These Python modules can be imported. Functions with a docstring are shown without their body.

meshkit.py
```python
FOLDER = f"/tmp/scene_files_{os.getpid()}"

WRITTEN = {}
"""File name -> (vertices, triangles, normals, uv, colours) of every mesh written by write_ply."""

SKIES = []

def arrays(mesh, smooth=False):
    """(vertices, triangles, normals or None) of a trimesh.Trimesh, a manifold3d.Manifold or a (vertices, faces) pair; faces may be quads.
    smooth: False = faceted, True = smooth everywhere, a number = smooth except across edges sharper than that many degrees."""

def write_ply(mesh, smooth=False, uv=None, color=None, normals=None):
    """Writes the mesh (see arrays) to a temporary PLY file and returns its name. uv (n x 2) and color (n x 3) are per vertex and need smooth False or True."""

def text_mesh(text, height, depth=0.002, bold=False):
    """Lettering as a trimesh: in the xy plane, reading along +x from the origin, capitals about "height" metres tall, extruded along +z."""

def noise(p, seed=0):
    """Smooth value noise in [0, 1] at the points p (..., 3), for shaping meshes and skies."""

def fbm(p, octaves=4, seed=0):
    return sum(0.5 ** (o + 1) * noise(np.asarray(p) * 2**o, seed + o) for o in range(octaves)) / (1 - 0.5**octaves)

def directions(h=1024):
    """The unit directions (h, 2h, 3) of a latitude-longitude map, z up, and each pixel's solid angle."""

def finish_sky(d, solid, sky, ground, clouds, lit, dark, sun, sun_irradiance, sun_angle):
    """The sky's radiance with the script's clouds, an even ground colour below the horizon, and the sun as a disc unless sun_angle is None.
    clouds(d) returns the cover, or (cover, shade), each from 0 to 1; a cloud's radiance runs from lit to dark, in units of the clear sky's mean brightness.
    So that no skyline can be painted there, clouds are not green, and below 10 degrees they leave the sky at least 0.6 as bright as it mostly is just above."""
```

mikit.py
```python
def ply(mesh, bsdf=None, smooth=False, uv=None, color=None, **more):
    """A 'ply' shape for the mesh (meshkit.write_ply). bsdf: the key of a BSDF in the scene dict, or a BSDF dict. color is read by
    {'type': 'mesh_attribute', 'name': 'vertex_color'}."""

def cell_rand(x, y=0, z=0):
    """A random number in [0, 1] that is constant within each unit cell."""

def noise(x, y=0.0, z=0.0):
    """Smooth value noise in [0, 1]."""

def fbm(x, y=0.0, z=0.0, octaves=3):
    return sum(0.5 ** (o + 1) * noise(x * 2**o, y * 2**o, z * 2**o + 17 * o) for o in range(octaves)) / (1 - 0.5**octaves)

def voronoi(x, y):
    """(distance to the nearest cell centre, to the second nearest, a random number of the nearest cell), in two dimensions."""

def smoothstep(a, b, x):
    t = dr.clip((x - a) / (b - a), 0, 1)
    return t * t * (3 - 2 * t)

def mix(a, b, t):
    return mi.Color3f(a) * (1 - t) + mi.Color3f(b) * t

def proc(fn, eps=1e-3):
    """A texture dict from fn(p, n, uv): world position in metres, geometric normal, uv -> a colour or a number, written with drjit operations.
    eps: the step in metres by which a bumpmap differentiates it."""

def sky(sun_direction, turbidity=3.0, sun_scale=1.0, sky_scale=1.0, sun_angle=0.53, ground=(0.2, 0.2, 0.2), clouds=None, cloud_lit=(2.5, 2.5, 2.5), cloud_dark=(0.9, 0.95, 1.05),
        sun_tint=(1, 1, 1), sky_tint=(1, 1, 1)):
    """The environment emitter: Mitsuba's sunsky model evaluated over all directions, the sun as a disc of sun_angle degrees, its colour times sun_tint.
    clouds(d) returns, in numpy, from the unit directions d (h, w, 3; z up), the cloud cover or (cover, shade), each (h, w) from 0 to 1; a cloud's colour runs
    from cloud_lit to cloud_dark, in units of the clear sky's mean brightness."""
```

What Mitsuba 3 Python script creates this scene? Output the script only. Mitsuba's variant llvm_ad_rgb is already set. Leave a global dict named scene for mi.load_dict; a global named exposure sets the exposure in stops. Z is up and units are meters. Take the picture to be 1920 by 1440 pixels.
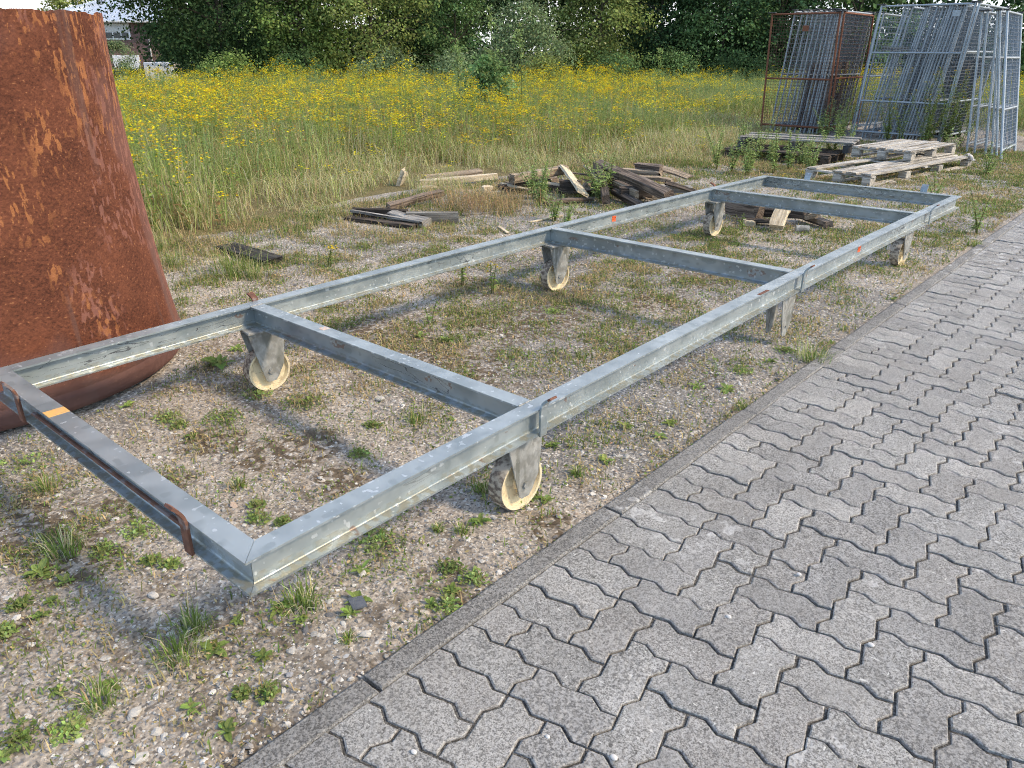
import math
import numpy as np, trimesh, drjit as dr, mitsuba as mi, mikit, meshkit
from mikit import noise, fbm, voronoi, smoothstep, mix, cell_rand
from shapely.geometry import Polygon, Point

# ---------------------------------------------------------------- camera, sky, exposure
T = mi.ScalarTransform4f
EYE = np.array([0.0, 0.0, 1.3893])
FWD = np.array([-0.60002952, 0.69346174, -0.39884256])
UP = np.array([-0.26465493, 0.2984177, 0.91700853])
scene, labels = {}, {}
scene['camera'] = {'type': 'perspective', 'fov': 67.645, 'fov_axis': 'x', 'near_clip': 0.05, 'far_clip': 2000.0,
                   'to_world': T().look_at(origin=EYE.tolist(), target=(EYE + FWD).tolist(), up=UP.tolist())}
SUN = (0.72, 0.27, 0.66)
scene['sky'] = mikit.sky(SUN, turbidity=3.5, sun_scale=0.42, sky_scale=1.45, sun_angle=9.0, sun_tint=(1.0, 0.97, 0.92), sky_tint=(1.0, 0.985, 0.955),
                         clouds=lambda d: (np.clip(.10 + .85 * np.clip((d[..., 1] * .7 - d[..., 0] * .5 + .15) * 1.2, 0, 1) * np.clip(1.25 - 1.6 * d[..., 2], 0, 1) + .25 * np.sin(d[..., 0] * 5 + 3 * d[..., 1]) * np.cos(4 * d[..., 1] - d[..., 2] * 6), 0, 1), 0 * d[..., 0] + .1),
                         cloud_lit=(2.3, 2.3, 2.35), cloud_dark=(1.4, 1.45, 1.55))
exposure = 2.6
RNG = np.random.default_rng


# ---------------------------------------------------------------- helpers
def free(key):
    if key not in USED:
        USED.add(key); return key
    n = NEXT.get(key, 1)
    while f'{key}_{n:03d}' in USED: n += 1
    NEXT[key] = n + 1
    USED.add(f'{key}_{n:03d}')
    return f'{key}_{n:03d}'
USED, NEXT, PLACE = set(), {}, {}


def thing(name, label, cat, group=None, at=None):
    k = free(name)
    if at is not None: PLACE[k] = math.atan2(at[0], at[1])
    labels[k] = {'label': label, 'category': cat}
    if group: labels[k]['group'] = group
    return k


def put(key, mesh, bsdf, smooth=False, **kw):
    scene[key] = mikit.ply(mesh, bsdf, smooth=smooth, **kw)
    return key


def part(holder, name, mesh, bsdf, smooth=False, **kw):
    return put(free(holder + '__' + name), mesh, bsdf, smooth, **kw)


def structure(name, mesh, bsdf, smooth=False, **kw):
    USED.add(name); labels[name] = {'kind': 'structure'}
    return put(name, mesh, bsdf, smooth, **kw)


def cat(ms):
    V, F, o = [], [], 0
    for m in ms:
        v, f = (np.asarray(m.vertices), np.asarray(m.faces)) if hasattr(m, 'vertices') else m
        V.append(v); F.append(f + o); o += len(v)
    return np.vstack(V), np.vstack(F)


def frame_of(d, roll=0.0):
    d = np.asarray(d, float); d = d / np.linalg.norm(d)
    a = np.cross([0, 0, 1.0], d)
    a = np.array([0, 1.0, 0]) if np.linalg.norm(a) < 1e-4 else a / np.linalg.norm(a)
    b = np.cross(d, a)
    c, s = math.cos(roll), math.sin(roll)
    return np.stack([d, c * a + s * b, -s * a + c * b], 1)      # columns: along, side, up


def cbox(l, w, h, bev=0.004):
    b = min(bev, l / 3, w / 3, h / 3)
    P = []
    for sx in (-1, 1):
        for sy in (-1, 1):
            for sz in (-1, 1):
                x, y, z = sx * l / 2, sy * w / 2, sz * h / 2
                P += [(x - sx * b, y - sy * b, z), (x - sx * b, y, z - sz * b), (x, y - sy * b, z - sz * b)]
    m = trimesh.convex.convex_hull(np.array(P))
    return np.array(m.vertices), np.array(m.faces)


def box(c, l, w, h, rz=0.0, bev=0.003):
    v, f = cbox(l, w, h, bev)
    cs, sn = math.cos(rz), math.sin(rz)
    return v @ np.array([[cs, sn, 0], [-sn, cs, 0], [0, 0, 1]]) + np.asarray(c, float), f


def bar(p0, p1, w, h, roll=0.0, bev=0.003):
    p0, p1 = np.asarray(p0, float), np.asarray(p1, float)
    v, f = cbox(np.linalg.norm(p1 - p0), w, h, bev)
    return v @ frame_of(p1 - p0, roll).T + (p0 + p1) / 2, f


def tube(pts, r, sides=6, cap=True):
    pts = np.asarray(pts, float); n = len(pts)
    r = np.broadcast_to(np.asarray(r, float), (n,))
    t = np.gradient(pts, axis=0); t /= np.linalg.norm(t, axis=1, keepdims=True) + 1e-12
    a = np.cross(t, np.where(np.abs(t[:, 2:]) < 0.9, [0, 0, 1.0], [1.0, 0, 0])); a /= np.linalg.norm(a, axis=1, keepdims=True)
    b = np.cross(t, a); ang = np.arange(sides) * 2 * np.pi / sides
    v = (pts[:, None] + r[:, None, None] * (np.cos(ang)[None, :, None] * a[:, None] + np.sin(ang)[None, :, None] * b[:, None])).reshape(-1, 3)
    F = []
    for i in range(n - 1):
        for j in range(sides):
            p, q = i * sides + j, i * sides + (j + 1) % sides
            F += [(p, q, q + sides), (p, q + sides, p + sides)]
    if cap:
        for j in range(1, sides - 1):
            F += [(0, j + 1, j), ((n - 1) * sides, (n - 1) * sides + j, (n - 1) * sides + j + 1)]
    return v, np.array(F)


def extrude_along(poly2, length, axis):
    m = trimesh.creation.extrude_polygon(poly2, length)
    return np.array(m.vertices), np.array(m.faces)


def vnoise(x, y, seed=0, octaves=3):
    """numpy value noise for shaping meshes"""
    x, y = np.asarray(x, float), np.asarray(y, float)
    out, amp, tot = np.zeros(np.broadcast(x, y).shape), 1.0, 0.0
    for o in range(octaves):
        xs, ys = x * 2 ** o + 13.7 * o + seed, y * 2 ** o + 7.3 * o - seed
        xi, yi = np.floor(xs).astype(np.int64), np.floor(ys).astype(np.int64)
        fx, fy = xs - xi, ys - yi
        fx, fy = fx * fx * (3 - 2 * fx), fy * fy * (3 - 2 * fy)
        def h(a, b):
            n = (a * 374761393 + b * 668265263 + (seed + o) * 974711) & 0x7fffffff
            n = ((n ^ (n >> 13)) * 1274126177) & 0x7fffffff
            return ((n ^ (n >> 16)) & 0xffff) / 65535.0
        out = out + amp * ((h(xi, yi) * (1 - fx) + h(xi + 1, yi) * fx) * (1 - fy) + (h(xi, yi + 1) * (1 - fx) + h(xi + 1, yi + 1) * fx) * fy)
        tot += amp; amp *= 0.5
    return out / tot


class Soup:
    """many small leaves, blades and stones gathered into one mesh, one colour each"""
    def __init__(s): s.V, s.F, s.C, s.n = [], [], [], 0

    def add(s, v, f, c):
        s.V.append(v.reshape(-1, 3)); s.F.append(f.reshape(-1, 3) + s.n); s.C.append(c.reshape(-1, 3)); s.n += len(s.V[-1])

    def each(s, v, tri, col):                              # v (n,k,3), tri (m,3), col (n,3)
        n, k = v.shape[:2]
        s.add(v, tri[None] + (np.arange(n) * k)[:, None, None], np.repeat(col[:, None], k, 1))

    def blades(s, P, H, W, az, bend, col):
        n = len(P); d = np.stack([np.cos(az), np.sin(az), 0 * az], 1); w = np.stack([-np.sin(az), np.cos(az), 0 * az], 1) * W[:, None] / 2
        up = np.array([0, 0, 1.0])
        m = P + up * (H * 0.55)[:, None] + d * (H * bend * 0.25)[:, None]
        t = P + up * (H * (1 - 0.35 * bend))[:, None] + d * (H * bend * 0.8)[:, None]
        v = np.stack([P - w, P + w, m + w * 0.8, m - w * 0.8, t], 1)
        s.each(v, np.array([[0, 1, 2], [0, 2, 3], [3, 2, 4]]), col)

    def leaves(s, P, D, N, L, W, col):
        S = np.cross(D, N); S /= np.linalg.norm(S, axis=1, keepdims=True) + 1e-9
        mid = P + D * (L * 0.45)[:, None]
        v = np.stack([P, mid + S * (W / 2)[:, None] + N * (W * 0.12)[:, None], P + D * L[:, None], mid - S * (W / 2)[:, None] + N * (W * 0.12)[:, None]], 1)
        s.each(v, np.array([[0, 1, 2], [0, 2, 3]]), col)

    def ovals(s, P, D, U, L, W, droop, col):
        S = np.cross(D, U); S /= np.linalg.norm(S, axis=1, keepdims=True) + 1e-9
        at = lambda t: P + D * (L * t)[:, None] - np.array([0, 0, 1.0]) * (L * droop * t * t)[:, None]
        a, b = at(0.35), at(0.72); c = (W / 2)[:, None]; h = (W * 0.16)[:, None]
        v = np.stack([P, a - S * c + U * h, a, a + S * c + U * h, b - S * c * .8 + U * h, b, b + S * c * .8 + U * h, at(1.0)], 1)
        s.each(v, np.array([[0, 2, 1], [0, 3, 2], [1, 2, 5], [1, 5, 4], [2, 3, 6], [2, 6, 5], [4, 5, 7], [5, 6, 7]]), col)

    def tubes(s, m, col):
        v, f = m; s.add(v, f, np.repeat(np.array([col], float), len(v), 0))

    def mesh(s): return (np.vstack(s.V), np.vstack(s.F)), np.vstack(s.C)


def unit(v): return v / (np.linalg.norm(v, axis=-1, keepdims=True) + 1e-9)


def tint(rng, n, base, spread=0.2, hue=0.08):
    k = np.exp(rng.normal(0, spread, (n, 1)))
    return np.clip(np.array(base)[None] * k * np.exp(rng.normal(0, hue, (n, 3))), 0.005, 0.9)


# ---------------------------------------------------------------- materials
def bs(key, d): scene[key] = d; return key
P_ = mikit.proc
VC = {'type': 'mesh_attribute', 'name': 'vertex_color'}


def grain3(p, k): return noise(p.x * k, p.y * k, p.z * k)


def galv_color(p, n, uv):
    g = fbm(p.x * 11, p.y * 11, p.z * 11)
    s = noise(p.x * 85, p.y * 85, p.z * 60); s2 = noise(p.x * 40 + 3.0, p.y * 40, p.z * 40)
    c = mix((.268, .312, .328), (.378, .426, .440), smoothstep(.3, .7, g))
    c = mix(c, (.56, .60, .62), smoothstep(.74, .79, s * .7 + s2 * .3 + .06 * noise(p.x * 5, p.y * 5, p.z * 5)) * .8)
    c = mix(c, (.22, .265, .275), smoothstep(.64, .80, grain3(p + 3.1, 34.0)) * .5)
    side = dr.select(dr.abs(n.z) < .5, 1.0, 0.0)
    w = noise(p.x * 14, p.y * 14) * .9
    l1 = dr.abs(fbm(p.x * 5.5, p.y * 5.5, p.z * 34.0 + w) - .5); l2 = dr.abs(fbm(p.x * 16 + 7.0, p.y * 16, p.z * 22.0 - w) - .5)
    where = smoothstep(.50, .58, noise(p.x * 1.7 + 5.2, p.y * 1.7)); dense = smoothstep(.60, .70, noise(p.x * 2.6 + 1.2, p.y * 2.6))
    c = mix(c, (.06, .065, .075), (1 - smoothstep(.005, .016, l1)) * where * side * .8)
    c = mix(c, (.06, .065, .075), (1 - smoothstep(.007, .020, l2)) * dense * where * side * .8)
    dirt = smoothstep(.38, .60, fbm(p.x * 60, p.y * 60, p.z * 60)) * dr.select((p.z < .318) & (p.z > .27), 1.0, 0.0)
    c = mix(c, (.27, .255, .185), dirt * (.75 - .35 * side))
    return mix(c, (.20, .10, .06), smoothstep(.86, .90, grain3(p + 9.0, 17.0)) * smoothstep(.5, .6, grain3(p, 90.0)) * .6)


bs('galvanized', {'type': 'principled', 'base_color': P_(galv_color), 'metallic': 0.45, 'specular': 0.6,
                  'roughness': P_(lambda p, n, uv: .27 + .20 * grain3(p, 30.0))})


def old_zinc(p, n, uv):
    g = fbm(p.x * 45, p.y * 45, p.z * 28, 4)
    c = mix((.21, .21, .195), (.34, .345, .33), smoothstep(.3, .7, g))
    streak = noise(p.x * 60, p.y * 60, p.z * 7)
    c = mix(c, (.09, .095, .075), smoothstep(.58, .75, streak) * .5)
    return mix(c, (.48, .48, .46), smoothstep(.66, .74, fbm(p.x * 50, p.y * 50, p.z * 18)) * .5)


bs('weathered_zinc', {'type': 'principled', 'base_color': P_(old_zinc), 'metallic': 0.15, 'roughness': 0.6})
bs('polyamide', {'type': 'principled', 'roughness': 0.5, 'base_color': P_(lambda p, n, uv: mix(mix((.62, .50, .30), (.70, .63, .46), fbm(p.x * 20, p.y * 20, p.z * 20)), (.24, .16, .10), smoothstep(.58, .72, fbm(p.x * 75, p.y * 75, p.z * 75, 4)) * .35))})
bs('tread', {'type': 'principled', 'roughness': 0.8, 'base_color': P_(lambda p, n, uv: mix((.42, .36, .28), (.14, .11, .085), smoothstep(.38, .66, fbm(p.x * 70, p.y * 70, p.z * 70, 4))))})
bs('rust_bar', {'type': 'principled', 'roughness': 0.75, 'base_color': P_(lambda p, n, uv: mix(mix((.085, .040, .028), (.20, .085, .05), grain3(p, 60.0)), (.26, .27, .28), smoothstep(.57, .64, fbm(p.x * 24, p.y * 24, p.z * 24)) * .35))})
bs('rust_tube', {'type': 'principled', 'roughness': 0.8, 'base_color': P_(lambda p, n, uv: mix((.11, .045, .028), (.25, .095, .045), fbm(p.x * 12, p.y * 12, p.z * 12)))})
bs('zinc_tube', {'type': 'principled', 'roughness': 0.45, 'metallic': 0.45, 'base_color': P_(lambda p, n, uv: mix((.27, .31, .345), (.45, .50, .54), fbm(p.x * 7, p.y * 7, p.z * 7)))})
bs('mesh_wire', {'type': 'twosided', 'bsdf': {'type': 'principled', 'roughness': 0.5, 'metallic': 0.4, 'base_color': {'type': 'rgb', 'value': [.26, .29, .32]}}})
bs('rust_wire', {'type': 'twosided', 'bsdf': {'type': 'principled', 'roughness': 0.8, 'base_color': {'type': 'rgb', 'value': [.10, .05, .035]}}})
bs('dark_rubber', {'type': 'principled', 'roughness': 0.7, 'base_color': {'type': 'rgb', 'value': [.05, .052, .055]}})
bs('orange_sticker', {'type': 'principled', 'roughness': 0.5, 'base_color': {'type': 'rgb', 'value': [.80, .13, .035]}})
bs('ink', {'type': 'principled', 'roughness': 0.6, 'base_color': {'type': 'rgb', 'value': [.16, .03, .02]}})
bs('orange_tape', {'type': 'principled', 'roughness': 0.6, 'base_color': P_(lambda p, n, uv: mix((.72, .40, .11), (.60, .36, .16), grain3(p, 80.0)))})

TANK = np.array([-4.1286, 0.8903])


def tank_color(p, n, uv):
    a = dr.atan2(p.y - TANK[1], p.x - TANK[0]) * .85
    z = p.z
    fine = grain3(p, 260.0); fine2 = grain3(p + 5.0, 120.0)
    mid = fbm(a * 9, z * 9, 3.0, 4)
    c = mix((.062, .023, .015), (.180, .066, .037), smoothstep(.22, .80, mid * .35 + fine * .35 + fine2 * .30))
    c = mix(c, (.150, .078, .066), smoothstep(.50, .60, fbm(a * 2.2, z * 1.4, 1.0)) * (.35 + .4 * mid))
    big = smoothstep(.47, .64, fbm(a * 3.2 + 4.0, z * 2.2 + 2.2, 5.0))
    flake = smoothstep(.58, .66, fbm(a * 62 + 3.0 * noise(a * 5, z * 5), z * 24.0, 8.0, 4)) * big
    pink = smoothstep(.57, .62, fbm(a * 60 + 9.0 + 3.0 * noise(a * 6, z * 6), z * 26.0, 2.0, 4)) * smoothstep(.40, .55, noise(a * 3.5, z * 2.4, 4.0))
    c = mix(c, (.24, .110, .085), pink * .65)
    c = mix(c, mix((.30, .115, .045), (.42, .18, .075), fine), flake * .75)
    c = mix(c, (.33, .15, .075), smoothstep(.84, .92, fine2) * .65)
    low = smoothstep(.14, .19, .30 - z + .06 * (fbm(a * 9.0, z * 9.0, 7.0) - .5))
    c = mix(c, mix((.085, .045, .040), (.150, .088, .075), mid), low * .8)
    streak = noise(p.x * 60, p.y * 60, p.z * 7)
    c = mix(c, (.09, .095, .075), smoothstep(.58, .75, streak) * .5)
    return mix(c, (.48, .48, .46), smoothstep(.66, .74, fbm(p.x * 50, p.y * 50, p.z * 18)) * .5)


bs('weathered_zinc', {'type': 'principled', 'base_color': P_(old_zinc), 'metallic': 0.15, 'roughness': 0.6})
bs('polyamide', {'type': 'principled', 'roughness': 0.5, 'base_color': P_(lambda p, n, uv: mix(mix((.62, .50, .30), (.70, .63, .46), fbm(p.x * 20, p.y * 20, p.z * 20)), (.24, .16, .10), smoothstep(.58, .72, fbm(p.x * 75, p.y * 75, p.z * 75, 4)) * .35))})
bs('tread', {'type': 'principled', 'roughness': 0.8, 'base_color': P_(lambda p, n, uv: mix((.42, .36, .28), (.14, .11, .085), smoothstep(.38, .66, fbm(p.x * 70, p.y * 70, p.z * 70, 4))))})
bs('rust_bar', {'type': 'principled', 'roughness': 0.75, 'base_color': P_(lambda p, n, uv: mix(mix((.085, .040, .028), (.20, .085, .05), grain3(p, 60.0)), (.26, .27, .28), smoothstep(.57, .64, fbm(p.x * 24, p.y * 24, p.z * 24)) * .35))})
bs('rust_tube', {'type': 'principled', 'roughness': 0.8, 'base_color': P_(lambda p, n, uv: mix((.11, .045, .028), (.25, .095, .045), fbm(p.x * 12, p.y * 12, p.z * 12)))})
bs('zinc_tube', {'type': 'principled', 'roughness': 0.45, 'metallic': 0.45, 'base_color': P_(lambda p, n, uv: mix((.27, .31, .345), (.45, .50, .54), fbm(p.x * 7, p.y * 7, p.z * 7)))})
bs('mesh_wire', {'type': 'twosided', 'bsdf': {'type': 'principled', 'roughness': 0.5, 'metallic': 0.4, 'base_color': {'type': 'rgb', 'value': [.26, .29, .32]}}})
bs('rust_wire', {'type': 'twosided', 'bsdf': {'type': 'principled', 'roughness': 0.8, 'base_color': {'type': 'rgb', 'value': [.10, .05, .035]}}})
bs('dark_rubber', {'type': 'principled', 'roughness': 0.7, 'base_color': {'type': 'rgb', 'value': [.05, .052, .055]}})
bs('orange_sticker', {'type': 'principled', 'roughness': 0.5, 'base_color': {'type': 'rgb', 'value': [.80, .13, .035]}})
bs('ink', {'type': 'principled', 'roughness': 0.6, 'base_color': {'type': 'rgb', 'value': [.16, .03, .02]}})
bs('orange_tape', {'type': 'principled', 'roughness': 0.6, 'base_color': P_(lambda p, n, uv: mix((.72, .40, .11), (.60, .36, .16), grain3(p, 80.0)))})

TANK = np.array([-4.1286, 0.8903])


def tank_color(p, n, uv):
    a = dr.atan2(p.y - TANK[1], p.x - TANK[0]) * .85
    z = p.z
    fine = grain3(p, 260.0); fine2 = grain3(p + 5.0, 120.0)
    mid = fbm(a * 9, z * 9, 3.0, 4)
    c = mix((.062, .023, .015), (.180, .066, .037), smoothstep(.22, .80, mid * .35 + fine * .35 + fine2 * .30))
    c = mix(c, (.150, .078, .066), smoothstep(.50, .60, fbm(a * 2.2, z * 1.4, 1.0)) * (.35 + .4 * mid))
    big = smoothstep(.47, .64, fbm(a * 3.2 + 4.0, z * 2.2 + 2.2, 5.0))
    flake = smoothstep(.58, .66, fbm(a * 62 + 3.0 * noise(a * 5, z * 5), z * 24.0, 8.0, 4)) * big
    pink = smoothstep(.57, .62, fbm(a * 60 + 9.0 + 3.0 * noise(a * 6, z * 6), z * 26.0, 2.0, 4)) * smoothstep(.40, .55, noise(a * 3.5, z * 2.4, 4.0))
    c = mix(c, (.24, .110, .085), pink * .65)
    c = mix(c, mix((.30, .115, .045), (.42, .18, .075), fine), flake * .75)
    c = mix(c, (.33, .15, .075), smoothstep(.84, .92, fine2) * .65)
    low = smoothstep(.14, .19, .30 - z + .06 * (fbm(a * 9.0, z * 9.0, 7.0) - .5))
    c = mix(c, mix((.085, .045, .040), (.150, .088, .075), mid), low * .8)
    pale = smoothstep(.88, .90, noise(a * 30, z * 30, 6.0)) * smoothstep(.68, .74, noise(a * 3, z * 3 + 2.0, 9.0))
    streak = smoothstep(.56, .66, fbm(a * 20, z * 1.3, 11.0)) * smoothstep(.45, .6, noise(a * 4.0, z * .8, 12.0))
    return mix(c, (.12, .075, .065), streak * .45)


bs('rust_plate', {'type': 'bumpmap', 'scale': 1.0, 'bump': P_(lambda p, n, uv: .0016 * grain3(p, 170.0) + .0030 * fbm(p.x * 22, p.y * 22, p.z * 22), .002),
                  'bsdf': {'type': 'principled', 'roughness': 0.92, 'specular': 0.15, 'base_color': P_(tank_color)}})


def agg(p, dark, lite, k=480.0):
    """exposed concrete aggregate: speckles of several sizes"""
    f = noise(p.x * k, p.y * k, p.z * k); m = noise(p.x * k * .45 + 7.0, p.y * k * .45, p.z * k * .45)
    return mix(dark, lite, smoothstep(.20, .80, f * .55 + m * .45))


def paver_color(dark, lite, seed):
    def fn(p, n, uv):
        c = agg(p, dark, lite)
        c = c * (.80 + .40 * fbm(p.x * 6 + seed, p.y * 6, 1.0))
        c = mix(c, (.16, .15, .135), smoothstep(.60, .72, fbm(p.x * 2.3 + 6.0, p.y * 2.3, 4.0, 4)) * .20)
        blotch = smoothstep(.72, .79, fbm(p.x * 13 + seed, p.y * 13, 3.0, 4)) * smoothstep(.35, .60, noise(p.x * 1.1 + 3.0, p.y * .7, 2.0))
        c = mix(c, (.56, .555, .54), blotch * smoothstep(.35, .75, noise(p.x * 170, p.y * 170)) * .6)
        c = mix(c, (.07, .068, .062), smoothstep(.87, .92, noise(p.x * 140, p.y * 140, seed)) * .7)
        fleck = smoothstep(.62, .72, fbm(p.x * 26 + seed, p.y * 26, 6.0, 4)) * smoothstep(2.2, 2.8, p.y + noise(p.x * 2, p.y * 2)) * smoothstep(.35, .6, noise(p.x * 1.3, p.y * .8, 8.0))
        c = mix(c, (.60, .60, .585), fleck * (.25 + .75 * noise(p.x * 120, p.y * 120)) * .75)
        return mix(c, (.62, .61, .58), smoothstep(.93, .95, noise(p.x * 110 + 3.0, p.y * 110, seed)) * .8)
    return fn


for i, (d, l) in enumerate((((.135, .132, .124), (.42, .413, .392)), ((.118, .115, .109), (.375, .368, .352)), ((.15, .146, .137), (.45, .44, .415)), ((.135, .129, .121), (.40, .39, .368)))):
    bs(f'concrete_{i}', {'type': 'bumpmap', 'scale': 1.0, 'bump': P_(lambda p, n, uv: .0016 * noise(p.x * 210, p.y * 210, p.z * 210) + .001 * noise(p.x * 80, p.y * 80), .002),
                         'bsdf': {'type': 'principled', 'roughness': 0.85, 'specular': 0.3, 'base_color': P_(paver_color(d, l, 1.7 * i))}})
bs('kerb_concrete', {'type': 'bumpmap', 'scale': 1.0, 'bump': P_(lambda p, n, uv: .002 * noise(p.x * 180, p.y * 180, p.z * 180), .002),
                     'bsdf': {'type': 'principled', 'roughness': 0.85, 'specular': 0.3, 'base_color': P_(paver_color((.085, .083, .078), (.31, .303, .287), 9.3))}})
bs('joint_sand', {'type': 'principled', 'roughness': 0.95, 'base_color': P_(lambda p, n, uv: mix((.05, .048, .045), (.16, .154, .142), smoothstep(.35, .85, noise(p.x * 300, p.y * 300))))})


def ground_color(p, n, uv):
    x, y = p.x, p.y
    warm = fbm(x * 1.3 + 3.0, y * 1.3)
    base = mix((.225, .21, .188), (.335, .295, .245), smoothstep(.35, .65, warm))
    grit = noise(x * 210, y * 210); grit2 = noise(x * 95 + 4.0, y * 95)
    base = base * (.42 + 1.2 * (grit * .55 + grit2 * .45))
    base = mix(base, (.56, .53, .48), smoothstep(.76, .82, noise(x * 115 + 8.0, y * 115)) * .8)
    base = mix(base, (.10, .095, .09), smoothstep(.74, .82, noise(x * 130, y * 130 + 5.0)) * .75)
    soil = soil_cover(x, y)
    brown = mix((.060, .046, .032), (.19, .15, .105), noise(x * 180, y * 180) * .6 + grit2 * .4)
    base = mix(base, brown, soil)
    far = dr.select(x < -5.6 - .9 * noise(y * .6), 1.0, 0.0)
    return mix(base, mix((.07, .06, .03), (.20, .17, .085), grit), far)


def soil_cover(x, y):
    m = mi.Float(0.0)
    for (a, b, r) in MOSS:
        q = ((x - a) * (x - a) + (y - b) * (y - b)) / (1.7 * r * r)
        m = dr.maximum(m, 1 - q * .5)
    edge = fbm(x * 4.5, y * 4.5, 2.0, 4)
    wild = smoothstep(.43, .60, fbm(x * 1.3 + 7.0, y * 1.3, 4.0)) * smoothstep(.38, .62, fbm(x * 9.0, y * 9.0))
    broken = smoothstep(.40, .60, fbm(x * 48.0, y * 48.0, 5.0, 4))
    return dr.clip(dr.maximum(smoothstep(.46, .68, m * .55 + edge * .5), wild * .7) * (.12 + .88 * broken), 0, 1)


MOSS = [(-2.4,0.58,0.184),(-2.6,0.56,0.14),(-2.16,0.57,0.11),(-1.97,0.37,0.084),(-2.39,0.74,0.105),(-2.3,1.41,0.142),(-2.35,1.26,0.119),(-1.98,1.37,0.094),(-2.76,2.36,0.322),(-2.41,2.39,0.23),(-2.68,3.1,0.331),(-3.17,2.43,0.231),(-3.25,3.44,0.205),(-2.66,3.52,0.224),(-2.42,0.99,0.075),(-2.58,1.22,0.103),(-1.24,1.64,0.068),(-1.23,1.2,0.059),(-3.83,2.62,0.196),(-3.41,1.99,0.111),(-2.29,4.0,0.197),(-2.3,4.64,0.216)]
GREEN = [(-3.58,2.84,0.522),(-3.0,2.82,0.301),(-3.52,2.48,0.214),(-2.57,2.96,0.232),(-3.0,3.67,0.239),(-2.69,4.38,0.291),(-2.74,4.07,0.21),(-3.13,1.66,0.2),(-2.62,1.64,0.114),(-2.75,2.58,0.195),(-4.7,2.49,0.32),(-4.56,2.98,0.337),(-4.39,3.77,0.324),(-4.45,2.06,0.195),(-4.38,4.52,0.265),(-4.07,1.74,0.147),(-2.37,0.6,0.15),(-2.3,0.48,0.111),(-2.8,0.66,0.113),(-2.12,0.61,0.078),(-1.58,1.22,0.098),(-1.59,1.11,0.079),(-3.0,5.77,0.266),(-2.66,5.57,0.21),(-3.09,4.94,0.163),(-3.73,5.11,0.265),(-2.75,1.99,0.15),(-2.71,2.12,0.153),(-2.06,3.19,0.168),(-2.68,3.65,0.131)]
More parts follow.
